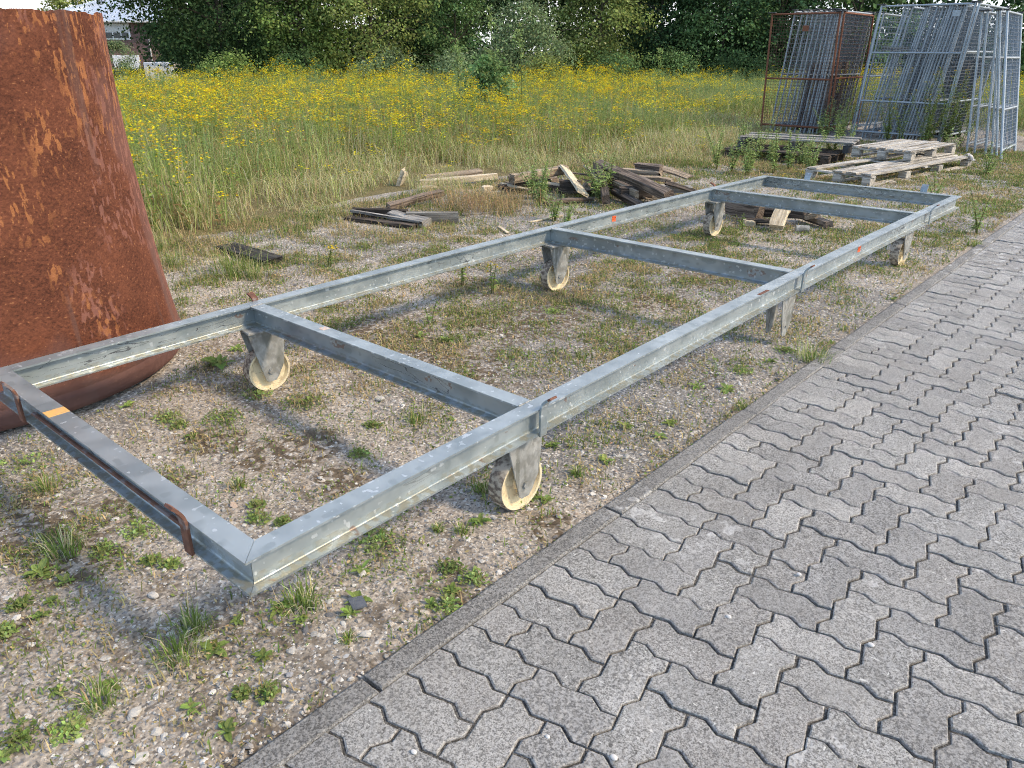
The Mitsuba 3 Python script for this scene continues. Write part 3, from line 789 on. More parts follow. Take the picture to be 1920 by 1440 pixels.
# ---------------------------------------------------------------- loose timber
def plank_mesh(p0, p1, w, h, roll, rng, n=7, rough=.006, taper=0.0):
    p0, p1 = np.asarray(p0, float), np.asarray(p1, float)
    L = np.linalg.norm(p1 - p0); R = frame_of(p1 - p0, roll); c = min(w, h) * .10
    sec = np.array([(-w / 2 + c, -h / 2), (w / 2 - c, -h / 2), (w / 2, -h / 2 + c), (w / 2, h / 2 - c), (w / 2 - c, h / 2), (-w / 2 + c, h / 2), (-w / 2, h / 2 - c), (-w / 2, -h / 2 + c)])
    per = np.r_[0, np.cumsum(np.linalg.norm(np.diff(np.vstack([sec, sec[:1]]), axis=0), axis=1))][:8]
    V, UV, F = [], [], []
    warp = rng.normal(0, rough * .7, (2, 3)); off = rng.random(2) * 9
    for k in range(n):
        t = k / (n - 1); s = (t - .5) * L
        q = sec * (1 - taper * t) + rng.normal(0, rough * .35, sec.shape) + (warp[0][:2] * math.sin(3.1 * t) + warp[1][:2] * t)
        a = np.full(8, s) + (rng.normal(0, rough * 2.2, 8) if k in (0, n - 1) else 0)
        V.append(np.c_[a, q]); UV.append(np.c_[a + off[0], per + off[1]])
    V, UV = np.vstack(V), np.vstack(UV)
    for k in range(n - 1):
        for i in range(8):
            j = (i + 1) % 8; F += [(k * 8 + i, (k + 1) * 8 + j, k * 8 + j), (k * 8 + i, (k + 1) * 8 + i, (k + 1) * 8 + j)]
    for i in range(1, 7): F += [(0, i, i + 1), ((n - 1) * 8, (n - 1) * 8 + i + 1, (n - 1) * 8 + i)]
    F = np.array(F); v = V @ R.T + (p0 + p1) / 2
    if trimesh.Trimesh(v, F, process=False).volume < 0: F = F[:, ::-1]
    return (v, F), UV


TIMBER = [   # name, category, label, start, end, width, height, roll, material
 ('plank', 'plank', 'short grey weathered plank lying on edge, rightmost of the small timber heap on the gravel', (-5.09, 4.46, .055), (-4.75, 4.76, .055), .03, .11, .25, 'wood_grey'),
 ('beam_offcut', 'beam', 'thick grey offcut with a sawn end towards the path in the small timber heap', (-5.30, 4.46, .055), (-4.83, 4.46, .045), .10, .075, .2, 'wood_grey'),
 ('plank', 'plank', 'dark grey board lying on edge at the back left of the small timber heap', (-5.62, 4.30, .05), (-5.18, 4.56, .05), .03, .10, .3, 'wood_dark'),
 ('lath', 'lath', 'long thin lath lying across the front of the small timber heap', (-5.61, 4.27, .075), (-4.86, 4.41, .06), .035, .02, 0, 'wood_grey'),
 ('plank', 'plank', 'dark wet board lying flat at the front of the small timber heap', (-5.60, 4.22, .02), (-4.88, 4.36, .02), .10, .03, 0, 'wood_dark'),
 ('log', 'log', 'brown split log bent upwards at its end behind the small timber heap', (-5.63, 4.72, .045), (-5.64, 5.43, .09), .07, .06, .2, 'wood_brown'),
 ('plank', 'plank', 'black charred board lying flat in the grass near the rusty drum', (-5.41, 2.92, .02), (-4.75, 2.90, .025), .16, .03, .05, 'char'),
 ('beam', 'beam', 'pale new beam lying alone in the grass left of the big timber pile', (-6.45, 5.88, .06), (-6.12, 6.78, .07), .09, .09, .1, 'wood_pale'),
 ('plank', 'plank', 'brown board lying behind the pale beam in the grass', (-6.62, 6.12, .06), (-6.40, 6.82, .08), .10, .035, .3, 'wood_tan'),
 ('block', 'block', 'pale broken block standing in the grass at the left end of the pale beam', (-6.70, 5.80, .02), (-6.64, 5.82, .17), .10, .05, .1, 'wood_pale'),
 ('block', 'block', 'small pale offcut lying in front of the pale beam', (-6.26, 5.70, .03), (-6.22, 5.88, .03), .05, .03, 0, 'wood_pale'),
 ('lath', 'lath', 'pale lath lying in the grass between the pale beam and the pile', (-5.52, 6.02, .03), (-5.42, 6.62, .03), .045, .03, 0, 'wood_pale'),
 ('block', 'block', 'small pale block at the near end of the pale lath', (-5.62, 6.00, .045), (-5.60, 6.11, .045), .07, .08, 0, 'wood_pale'),
 ('beam', 'beam', 'square tan beam lying at the upper left of the big timber pile', (-5.34, 6.14, .20), (-5.30, 7.02, .22), .11, .13, .05, 'wood_tan'),
 ('beam', 'beam', 'dark beam lying on the ground under the square tan beam of the pile', (-5.52, 6.16, .07), (-5.40, 6.84, .07), .10, .11, 0, 'wood_dark'),
 ('plank', 'plank', 'wide pale plank sloping down to the right in the middle of the pile', (-5.24, 6.93, .25), (-4.53, 6.31, .12), .17, .035, -.5, 'wood_pale'),
 ('plank', 'plank', 'tan plank sloping beside the wide pale plank of the pile', (-5.10, 7.16, .25), (-4.50, 6.66, .14), .14, .035, -.45, 'wood_tan'),
 ('beam', 'beam', 'dark grey beam sloping steeply forward out of the pile', (-4.98, 7.16, .29), (-4.22, 6.26, .09), .10, .12, .1, 'wood_dark'),
 ('beam', 'beam', 'longest dark beam lying aslant on top of the pile', (-4.96, 7.16, .30), (-3.62, 6.40, .20), .13, .12, .35, 'wood_brown'),
 ('plank', 'plank', 'pale topped dark board at the back of the pile', (-4.86, 7.48, .20), (-4.40, 7.55, .20), .12, .07, 0, 'wood_tan'),
 ('beam', 'beam', 'short dark beam at the upper right of the pile', (-4.75, 7.62, .25), (-4.40, 7.56, .27), .10, .10, .2, 'wood_brown'),
 ('plank', 'plank', 'broken reddish board at the right end of the pile', (-4.50, 7.68, .25), (-4.08, 7.62, .18), .14, .03, .2, 'wood_tan'),
 ('plank', 'plank', 'light brown board in the right half of the pile', (-4.58, 7.38, .15), (-4.20, 7.46, .14), .11, .05, .1, 'wood_tan'),
 ('beam', 'beam', 'grey beam lying on the ground at the right end of the pile', (-4.32, 7.16, .09), (-3.92, 7.36, .08), .12, .10, 0, 'wood_grey'),
 ('plank', 'plank', 'tan board on edge under the longest dark beam', (-4.58, 6.86, .15), (-4.06, 6.55, .12), .05, .11, .1, 'wood_tan'),
 ('beam', 'beam', 'dark short beam pointing at the path below the longest beam', (-4.28, 6.58, .11), (-4.03, 6.78, .10), .09, .10, .1, 'wood_dark'),
 ('beam', 'beam', 'dark beam lying on the ground at the front of the pile', (-4.42, 6.68, .10), (-3.82, 6.34, .045), .08, .08, .3, 'wood_dark'),
 ('plank', 'plank', 'reddish brown board at the right front of the pile', (-4.18, 6.72, .06), (-3.82, 6.92, .06), .12, .05, 0, 'wood_tan'),
 ('plank', 'plank', 'flat brown board lying in weeds before the pile', (-4.72, 5.94, .03), (-4.52, 6.44, .03), .09, .04, 0, 'wood_brown'),
 ('lath', 'lath', 'thin pale lath on the gravel between the weeds before the pile', (-4.30, 5.20, .015), (-4.26, 5.62, .015), .02, .01, 0, 'wood_pale'),
 ('lath', 'lath', 'short white splinter lying on the gravel left of the second cross beam', (-4.38, 4.88, .012), (-4.16, 4.75, .012), .025, .01, 0, 'wood_pale'),
 ('lath', 'lath', 'thin grey stick on the gravel right of the small timber heap', (-4.98, 5.04, .012), (-4.70, 5.55, .012), .018, .012, 0, 'wood_grey'),
 ('block', 'block', 'dark block standing under the wide pale plank', (-5.02, 6.56, .09), (-4.84, 6.66, .09), .10, .14, 0, 'wood_dark'),
 ('beam', 'beam', 'grey brown beam end lying left of the pile in the grass', (-5.68, 6.46, .05), (-5.50, 7.10, .06), .09, .08, 0, 'wood_brown'),
 ('beam', 'beam', 'dark beam lying low inside the middle of the pile', (-5.0, 7.3, .10), (-4.35, 6.9, .08), .14, .12, 0, 'wood_dark'),
 ('beam', 'beam', 'dark beam lying crosswise low at the back of the pile', (-4.9, 7.0, .06), (-4.1, 7.25, .06), .12, .11, 0, 'wood_dark'),
 ('beam', 'beam', 'brown beam with a pale top face behind the third cross beam', (-3.14, 6.66, .09), (-2.80, 6.60, .09), .10, .12, 0, 'wood_brown'),
 ('plank', 'plank', 'pale strip lying on the brown beam behind the third cross beam', (-3.10, 6.66, .158), (-2.84, 6.61, .158), .09, .012, 0, 'wood_pale'),
 ('plank', 'plank', 'dark broken plank lying flat before the rubble behind the third cross beam', (-2.92, 6.46, .03), (-2.66, 6.56, .035), .07, .03, 0, 'wood_dark'),
 ('block', 'block', 'small yellow wooden block on the gravel left of the big yellow block', (-2.86, 6.38, .03), (-2.77, 6.41, .03), .05, .05, 0, 'wood_pale'),
 ('block', 'block', 'big yellow sawn block leaning on the rubble under the third cross beam', (-2.585, 6.55, .16), (-2.515, 6.30, .045), .12, .055, 0, 'wood_pale'),
 ('plank', 'plank', 'dark brown board leaning right of the big yellow block', (-2.56, 6.90, .06), (-2.24, 6.72, .05), .08, .05, 0, 'wood_brown'),
 ('plank', 'plank', 'dark brown board behind the big yellow block', (-2.90, 6.76, .06), (-2.45, 6.74, .09), .08, .07, 0, 'wood_dark'),
 ('block', 'block', 'orange brown chip of wood right of the big yellow block', (-2.43, 6.72, .08), (-2.35, 6.72, .10), .05, .04, 0, 'wood_tan'),
]
rng = RNG(31)
for nm, ct, lab, a, b, w, h, roll, mat in TIMBER:
    if ('pile' in lab or 'dark beam' in lab) and w > .04: w, h, a, b = w * .78, h * .70, (*a[:2], a[2] * .86), (*b[:2], b[2] * .86)
    m, uv = plank_mesh(a, b, w, h, roll, rng, rough=.006 if w > .04 else .002)
    key = thing(nm, lab, ct); put(key, m, mat, uv=uv)
for i in range(20):       # thin broken boards lying in and around the pile
    c = np.array([rng.uniform(-5.5, -3.9), 0, 0]); c[1] = 6.95 + (c[0] + 4.7) * .15 + rng.normal(0, .28); az_ = rng.normal(-.5, .8); L_ = rng.uniform(.25, .75); c[2] = rng.uniform(.02, .20) * (1 - abs(c[0] + 4.6) / 1.3)
    d_ = np.array([math.cos(az_), math.sin(az_), rng.normal(0, .12)]) * L_ / 2; c[2] = max(c[2], abs(d_[2]) + .02)
    m, uv = plank_mesh(c - d_, c + d_, rng.uniform(.05, .11), rng.uniform(.012, .025), rng.normal(0, .4), rng, rough=.006, taper=rng.uniform(0, .5))
    mt_ = ['wood_tan', 'wood_brown', 'wood_dark', 'wood_pale'][i % 4]
    nm_ = {'wood_tan': 'tan', 'wood_brown': 'brown', 'wood_dark': 'dark', 'wood_pale': 'pale'}[mt_]
    key = thing('broken_board', f'thin broken {nm_} board lying in the big timber pile', 'board', f'thin broken {nm_} boards in the timber pile', c); put(key, m, mt_, uv=uv)
# crushed can and a pale lump in the rubble
cyl = trimesh.creation.cylinder(.033, .11, sections=14); v = np.array(cyl.vertices); v[:, 0] *= .75; v += (vnoise(v[:, 2] * 40, v[:, 1] * 30, 3)[:, None] - .5) * .012
v = v[:, [2, 0, 1]] @ np.array([[.8, .6, 0], [-.6, .8, 0], [0, 0, 1]]) + [-2.36, 6.45, .03]
key = thing('crushed_can', 'crushed grey metal can lying on the gravel right of the yellow block', 'can'); put(key, (v, np.array(cyl.faces)), 'weathered_zinc')


# ---------------------------------------------------------------- pallets
def pallet(label, O, U, Vd, L, Wd, slats, mat, thick=.02, height=.14, bot=True, cyl=False, seed=1, gaps=()):
    """O: corner on the ground; U along the deck boards, Vd across them"""
    rng = RNG(seed)
    O, U, Vd = np.array(O, float), unit(np.array(U, float)), unit(np.array(Vd, float)); N = np.cross(U, Vd)
    if N[2] < 0 and abs(N[2]) > .3: N = -N
    k = thing('pallet', label, 'pallet')
    pt = lambda u, v, n: O + U * u + Vd * v + N * n
    pitch = Wd / slats; wd = pitch * .74
    def board(nm, a, b, w, h, nvec):
        m, uv = plank_mesh(a, b, w, h, 0, rng, n=5, rough=.004)
        d = unit(np.array(b) - np.array(a)); R0 = frame_of(d); side = np.cross(nvec, d); R1 = np.stack([d, side, np.cross(d, side)], 1)
        c = (np.array(a) + np.array(b)) / 2
        part(k, nm, ((m[0] - c) @ R0 @ R1.T + c, m[1]), mat, uv=uv)
    for i in range(slats):
        if i in gaps: continue
        e = rng.normal(0, .012, 2)
        board('deck_board', pt(e[0], pitch * (i + .5), height - thick / 2), pt(L + e[1], pitch * (i + .5) + rng.normal(0, .006), height - thick / 2), wd, thick, N)
    for u in (.06, L / 2, L - .06):
        board('cross_board', pt(u, 0, height - thick * 1.5 - .0015), pt(u, Wd, height - thick * 1.5 - .0015), .10, thick * .95, N)
    nb = 3 if L < 2 else 4
    hb = height - thick * 2 - .003 - (.018 if bot else 0)
    for u in np.linspace(.06, L - .06, nb):
        for v_ in (.055, Wd / 2, Wd - .055):
            c = pt(u, v_, hb / 2 + (.018 if bot else 0))
            if cyl:
                m = trimesh.creation.cylinder(.06, hb, sections=20); vv = np.array(m.vertices); part(k, 'foot', (vv[:, :1] * U + vv[:, 1:2] * Vd + vv[:, 2:] * N + c, np.array(m.faces)), 'dark_rubber', smooth=40)
            else:
                vv, ff = cbox(.12, .10, hb, .004); part(k, 'block', (vv[:, :1] * U + vv[:, 1:2] * Vd + vv[:, 2:] * N + c, ff), mat, uv=np.c_[vv[:, 1] + u, vv[:, 2] + vv[:, 0]])
    if bot:
        for v_ in (.055, Wd / 2, Wd - .055): board('bottom_board', pt(0, v_, .009), pt(L, v_, .009), .10, .017, N)
    return k


def dirs(deg): a = math.radians(deg); return (math.cos(a), math.sin(a), 0), (-math.sin(a), math.cos(a), 0)


u, v = dirs(80.5); pallet('long pale grey pallet lying on the gravel under the smaller pallet', (-2.72, 9.30, 0), u, v, 2.74, .82, 5, 'wood_pallet', seed=3, gaps=(3,))
u, v = dirs(82); pallet('small pale wooden pallet lying on top of the long pallet', (-2.69, 10.67, .145), u, v, 1.36, .78, 7, 'wood_pallet', seed=4)
u, v = dirs(5); pallet('dark rotten pallet lying lowest among weeds before the rusty cage', (-5.15, 10.58, 0), u, v, 1.45, .85, 6, 'wood_dark', seed=5, gaps=(2,))
u, v = dirs(11); pallet('grey weathered pallet on round black feet stacked over the dark pallet', (-5.08, 10.78, .145), u, v, 1.55, .86, 6, 'wood_grey', seed=6, cyl=True, bot=False, gaps=(4,))
pallet('brown pallet standing upright inside the rusty mesh cage on the left', (-6.16, 15.55, .02), (.06, .05, 1), (1, -.1, 0), 1.2, .5, 4, 'wood_brown', seed=7)
pallet('brown pallet standing upright by the rusty side mesh', (-5.62, 15.35, .02), (.05, .05, 1), (.15, 1, 0), 1.22, .62, 5, 'wood_brown', seed=8)
pallet('dark pallet standing upright deep inside the right stack', (-4.35, 15.9, .02), (.08, .0, 1), (1, -.05, 0), 1.25, .85, 6, 'wood_dark', seed=9)
pallet('black rotten pallet standing upright behind the right stack front', (-4.5, 16.35, .02), (.08, .0, 1), (1, -.05, 0), 1.3, 1.1, 7, 'char', seed=10)
# rag hanging on the long pallet
g_ = np.linspace(0, 1, 9); GX, GY = np.meshgrid(g_, g_, indexing='ij')
rv = np.stack([-2.30 + .10 * (GX - .5) + .02 * np.sin(GY * 9), 11.93 + .07 * np.clip(GY - .5, -.5, .5) + .02 * np.sin(GX * 8), .165 - .13 * np.clip(GX - .45, 0, 1) + .012 * np.sin(GX * 13 + GY * 7)], -1).reshape(-1, 3)
_, rf = sheet(g_, g_, lambda a, b: a * 0)
key = thing('rag', 'white cloth rag draped over the far end of the long pallet', 'rag')
put(key, (np.vstack([rv, rv - [.002, 0, .003]]), np.vstack([rf, rf[:, ::-1] + len(rv)])), bs('cloth', {'type': 'twosided', 'bsdf': {'type': 'principled', 'roughness': .9, 'base_color': {'type': 'rgb', 'value': [.62, .60, .56]}}}), smooth=True)


# ---------------------------------------------------------------- wire mesh fence panels
def panel(label, O, along, width, height, lean, rails=(), r=.019, rust=False, group=None, cell=.05, caps=True, wire=True, plate=None):
    O, al, lean = np.array(O, float), unit(np.array(along, float)), np.array(lean, float)
    tubeb, wireb = ('rust_tube', 'rust_wire') if rust else ('zinc_tube', 'mesh_wire')
    k = thing('mesh_panel', label, 'fence panel', group, O + np.array(along, float) * .01)
    P = lambda s, z: O + al * s + np.array([0, 0, z]) + lean * (z / height)
    for s in (0, width):
        part(k, 'post', tube([P(s, 0), P(s, height * .5), P(s, height)], r, 8), tubeb, smooth=50)
    for z in (*rails, .12, height - r):
        part(k, 'rail', tube([P(r * .9, z), P(width - r * .9, z)], r * .85, 8), tubeb, smooth=50)
    if wire:
        W = []
        n1, n2 = max(2, int(width / cell)), int((height - .14) / cell)
        for i in range(1, n1): s = width * i / n1; W.append(tube([P(s, .13), P(s, height - r)], .0026, 3, False))
        for i in range(n2): z = .14 + (height - .16) * i / n2; W.append(tube([P(r, z), P(width - r, z)], .0026, 3, False))
        km = part(k, 'wire_mesh', cat(W), wireb); labels[km] = {'kind': 'stuff'}
    if caps:
        for s in (0, width):
            c = P(s, height + .008); part(k, 'cap', (lambda b_: (b_[0] @ np.stack([al, np.cross([0, 0, 1], al), [0, 0, 1]]) + c, b_[1]))(cbox(.14, .07, .018, .004)), 'dark_rubber')
    if plate:
        s, z, w = plate; nn = np.cross(al, [0, 0, 1.0]); b_ = cbox(w, .004, w * .8, .001)
        part(k, 'plate', (b_[0] @ np.stack([al, np.cross([0, 0, 1.0], al), [0, 0, 1]]) + P(s, z) + nn * .008, b_[1]), tubeb)
    return k


panel('rusty brown mesh panel forming the front of the left cage', (-6.58, 14.97, 0), (1, 0, 0), 1.24, 2.06, (-.07, .02, 0), (.95,), rust=True, plate=(.66, 1.80, .12))
panel('rusty brown mesh panel forming the right side of the left cage', (-5.30, 15.02, 0), (0, 1, 0), 1.55, 2.06, (-.05, 0, 0), (.97,), rust=True)
LEFTSET = [(-6.22, -6.02), (-6.12, -5.93), (-5.70, -5.54), (-5.60, -5.46), (-6.44, -6.27), (-6.36, -6.14), (-6.04, -5.84), (-5.95, -5.75), (-5.85, -5.66), (-5.76, -5.58), (-5.66, -5.50), (-5.54, -5.42)]
for i, (b, t) in enumerate(LEFTSET):
    panel('grey mesh panel edge-on inside the rusty cage', (b, 15.06 + .02 * (i % 3), 0), (.03, 1, 0), 1.5, 2.1 - .01 * (i % 2), (t - b, .03, 0), (1.02,), r=.017, group='panels stored inside the rusty cage', cell=.075)
panel('grey mesh panel forming the front of the right stack', (-4.79, 14.80, 0), (1, -.03, 0), 1.42, 2.13, (.11, .03, 0), (.63, 1.40), plate=(1.18, 1.98, .11))
panel('grey mesh panel standing along the right side of the right stack', (-3.34, 14.72, 0), (.04, 1, 0), 1.75, 2.12, (.14, .02, 0), (.66, 1.42))
RIGHTSET = [(-4.60, -4.29), (-4.32, -4.00), (-4.03, -3.72), (-3.93, -3.63), (-3.83, -3.55), (-3.71, -3.46), (-4.66, -4.34), (-4.52, -4.24), (-4.38, -4.04), (-4.26, -3.96), (-4.18, -3.86), (-4.08, -3.78), (-3.98, -3.66), (-3.88, -3.60), (-3.78, -3.50), (-3.64, -3.42)]
for i, (b, t) in enumerate(RIGHTSET):
    panel('grey mesh panel edge-on within the right stack', (b, 14.95 + .03 * (i % 3), 0), (.03, 1, 0), 1.6, 2.12 - .012 * (i % 3), (t - b, .03, 0), (.66, 1.40), r=.017, group='panels leaning in the right stack', cell=.075)
for i, (b, t) in enumerate([(-5.12, -4.98), (-5.02, -4.90)]):
    panel('grey mesh panel standing in the gap between the two stacks', (b, 15.7, 0), (.02, 1, 0), 1.4, 2.05, (t - b, 0, 0), (1.0,), r=.016, group='panels between the stacks', cell=.10)
UP = [((-2.72, 13.82), -.22), ((-2.60, 13.76), -.26), ((-2.44, 13.70), -.28), ((-2.34, 13.62), -.34), ((-2.27, 13.58), -.40)]
for i, ((x, y), d) in enumerate(UP):
    panel('grey mesh panel propped upright against the right stack', (x, y, 0), (.02, 1, 0), 1.15, 1.96, (d, .02, 0), (.66, 1.34), r=.018, group='panels propped on the right', cell=.10)
panel('outermost grey mesh panel propped at the right end of the stacks', (-2.13, 13.14, 0), (-.02, 1, 0), 1.12, 1.95, (-.42, .30, 0), (.66, 1.34))
panel('rusty mesh panel standing far right behind the propped panels', (-2.02, 15.2, 0), (.1, 1, 0), 1.5, 1.9, (-.05, 0, 0), (.95,), rust=True, cell=.1)
m, uv = plank_mesh((-4.55, 14.87, 1.47), (-4.15, 14.88, 1.47), .07, .06, 0, RNG(3)); key = thing('post_offcut', 'grey wooden offcut lying on the middle rail inside the right stack', 'wood'); put(key, m, 'wood_grey', uv=uv)

# ---------------------------------------------------------------- brick house, trailer
C0 = np.array([-69.0, 33.14, 0.0]); E1 = np.array([.755, .656, 0.0]); E2 = np.array([-.656, .755, 0.0])      # along the front to the right, and away
HP = lambda a, d, z: C0 + E1 * a + E2 * d + np.array([0, 0, z])
HB = -1.5


def hbox(a0, a1, d0, d1, z0, z1, bev=.01):
    v, f = cbox(a1 - a0, d1 - d0, z1 - z0, bev)
    return v @ np.stack([E1, E2, [0, 0, 1]]) + HP((a0 + a1) / 2, (d0 + d1) / 2, (z0 + z1) / 2), f


def brick(p, n, uv):
    a = (p.x - C0[0]) * E1[0] + (p.y - C0[1]) * E1[1] + (p.x - C0[0]) * E2[0] + (p.y - C0[1]) * E2[1]
    row = dr.floor(p.z / .0833); s = a / .25 + .5 * (row - 2 * dr.floor(row / 2)); col = dr.floor(s)
    fz = p.z / .0833 - row; fa = s - col
    j = dr.select((fz < .14) | (fa < .05), 1.0, 0.0)
    c = mix((.105, .055, .048), (.20, .115, .10), cell_rand(col, row, 1))
    return mix(c, (.20, .18, .165), j)


bs('brick', {'type': 'principled', 'roughness': .9, 'base_color': P_(brick)})
bs('white_paint', {'type': 'principled', 'roughness': .5, 'base_color': {'type': 'rgb', 'value': [.80, .80, .80]}})
bs('shutter', {'type': 'principled', 'roughness': .5, 'base_color': {'type': 'rgb', 'value': [.62, .62, .60]}})
bs('zinc_roof', {'type': 'principled', 'roughness': .35, 'metallic': .4, 'base_color': {'type': 'rgb', 'value': [.50, .56, .64]}})
bs('window_glass', {'type': 'principled', 'roughness': .08, 'base_color': {'type': 'rgb', 'value': [.025, .03, .035]}, 'specular': .6})
bs('grey_line', {'type': 'principled', 'roughness': .6, 'base_color': {'type': 'rgb', 'value': [.38, .39, .40]}})
HS = thing('brick_house', 'dark brick house with pale metal roof half hidden behind the leftmost tree', 'house')
part(HS, 'wall', hbox(-9.5, 3.2, 0, 8, HB - .4, 3.62), 'brick')
rf = np.array([HP(-10.1, -.6, 3.62), HP(3.8, -.6, 3.62), HP(3.8, 8.6, 3.62), HP(-10.1, 8.6, 3.62), HP(-4.6, 4, 5.6), HP(-1.0, 4, 5.6), HP(-10.1, -.6, 3.5), HP(3.8, -.6, 3.5), HP(3.8, 8.6, 3.5), HP(-10.1, 8.6, 3.5)])
ROOF = part(HS, 'roof', (rf, np.array([[0, 1, 5], [0, 5, 4], [1, 2, 5], [2, 3, 4], [2, 4, 5], [3, 0, 4], [0, 6, 7], [0, 7, 1], [1, 7, 8], [1, 8, 2], [6, 9, 8], [6, 8, 7], [3, 9, 6], [3, 6, 0]])), 'zinc_roof')
seams = cat([bar(HP(-10 + i * .6, -.55, 3.66), HP(min(max(-10 + i * .6, -4.6), -1.0), 3.95, 5.62), .04, .05) for i in range(1, 23)])
put(free(ROOF + '__seams'), seams, 'zinc_roof')
part(HS, 'gutter', hbox(-10.1, 3.8, -.72, -.60, 3.44, 3.58, .03), 'shutter')
WN = part(HS, 'window', hbox(-3.75, -1.55, -.05, .05, 2.16, 3.40), 'white_paint')
put(free(WN + '__shutter'), hbox(-3.70, -1.60, -.09, -.055, 2.78, 3.38), 'shutter')
for i in range(3): put(free(WN + '__pane'), hbox(-3.64 + i * .68, -3.06 + i * .68, -.075, -.052, 2.27, 2.72, .004), 'window_glass')
part(HS, 'garage_door', hbox(-3.4, -1.15, -.05, .05, HB, .98), 'white_paint')
part(HS, 'downpipe', tube([HP(-.05, -.1, 3.5), HP(-.05, -.1, -1.3)], .05, 8), 'shutter', smooth=50)
W2 = part(HS, 'window', hbox(1.2, 2.6, -.05, .05, 1.3, 2.9), 'white_paint'); put(free(W2 + '__pane'), hbox(1.3, 2.5, -.08, -.052, 1.4, 2.8, .004), 'window_glass')
TR = thing('box_trailer', 'white box trailer with grey door seams parked in front of the brick house', 'trailer')
C0_, C0 = C0, np.array([-42.3, 20.5, 0.0]); HPs = HP
tb = lambda *a, **k: hbox(*a, **k)
part(TR, 'body', hbox(-.75, .80, 0, 3.2, -.85, .80, .04), 'white_paint')
part(TR, 'door_seam', cat([hbox(-.012, .012, -.012, -.001, -.7, .7, .002), hbox(-.6, .65, -.012, -.001, .66, .685, .002), hbox(.2, .55, -.012, -.001, .35, .37, .002), hbox(.2, .55, -.012, -.001, .10, .12, .002)]), 'grey_line')
for s in (-.55, .6):
    v = trimesh.creation.cylinder(.3, .18, sections=20); vv = np.array(v.vertices)
    part(TR, 'wheel', (vv[:, 2:3] * E1 + vv[:, 0:1] * E2 + vv[:, 1:2] * np.array([0, 0, 1.0]) + HP(s, 1.6, -.95), np.array(v.faces)), 'dark_rubber')
C0 = C0_


# ---------------------------------------------------------------- trees
def tree(name, label, c, R, H, base, seed, n_leaf, leaf, low=.3, trunk=True, group=None, boughs=(), flat=1.0, cat_='tree'):
    rng = RNG(seed); x0, y0 = c; z0 = float(ground_z(x0, y0))
    k = thing(name, label, cat_, group)
    if trunk:
        th = H * .62; lean = rng.normal(0, .15, 2)
        tr = [tube([(x0 + lean[0] * t, y0 + lean[1] * t, z0 - .2 + th * t) for t in np.linspace(0, 1, 6)], np.linspace(.055, .02, 6) * R * .75, 8)]
        for b in range(9):
            a = rng.random() * 6.28; t = rng.uniform(.2, .85); L = R * rng.uniform(.5, .9)
            p = np.array([x0 + lean[0] * t, y0 + lean[1] * t, z0 + th * t])
            q = p + np.array([math.cos(a) * L, math.sin(a) * L, L * rng.uniform(.1, .7)])
            tr.append(tube([p, (p + q) / 2 + [0, 0, .15 * L], q], [.02 * R, .012 * R, .004 * R], 5))
        part(k, 'trunk', cat(tr), 'bark', smooth=50)
    # clumps of leaves spread through the crown
    nc = max(30, int(n_leaf / 120))
    th_, ph = rng.random(nc) * 6.283, rng.uniform(0, 1, nc)
    zc = low + (H - low) * ph ** 1.25
    prof = np.clip(np.sin(np.pi * np.clip((zc - low) / (H - low) * .86 + .14, 0, 1)) ** .55, .15, 1)
    bump = .78 + .5 * (vnoise(th_ * 1.6 + seed, zc * .7, seed, 2) - .3)
    rad = R * prof * bump * np.sqrt(rng.uniform(.10, 1, nc))
    cc = np.stack([x0 + rad * np.cos(th_), y0 + rad * np.sin(th_) * flat, z0 + zc], 1)
    for (bx, by, bz, br, bn) in boughs:
        cc = np.vstack([cc, np.array([bx, by, bz]) + rng.normal(0, 1, (bn, 3)) * br])
    m = int(n_leaf / len(cc)) + 1
    tone = np.exp(rng.normal(0, .28, len(cc)))
    d = rng.normal(0, 1, (len(cc), m, 3)); sz = min(R, 3.2) * .17 * rng.uniform(.55, 1.4, len(cc))
    P = (cc[:, None] + d * sz[:, None, None] * np.array([1, 1, .62])).reshape(-1, 3)
    n = len(P)
    out = unit(d.reshape(-1, 3) + unit(np.repeat(cc - [x0, y0, z0 + H * .4], m, 0)) * .8)
    N = unit(out * .7 + np.array([0, 0, .55]) + rng.normal(0, .45, (n, 3)))
    D = unit(np.cross(N, rng.normal(0, 1, (n, 3))))
    col = tint(rng, n, base, .22, .06) * np.repeat(tone, m)[:, None]
    keep = P[:, 2] > z0 + .05
    S = Soup(); L = leaf * rng.uniform(.7, 1.35, n)
    S.leaves(P[keep], D[keep], N[keep], L[keep], (L * .62)[keep], np.clip(col, .004, .5)[keep])
    mm, cl = S.mesh()
    part(k, 'crown', mm, 'leaf', color=cl)
    return k


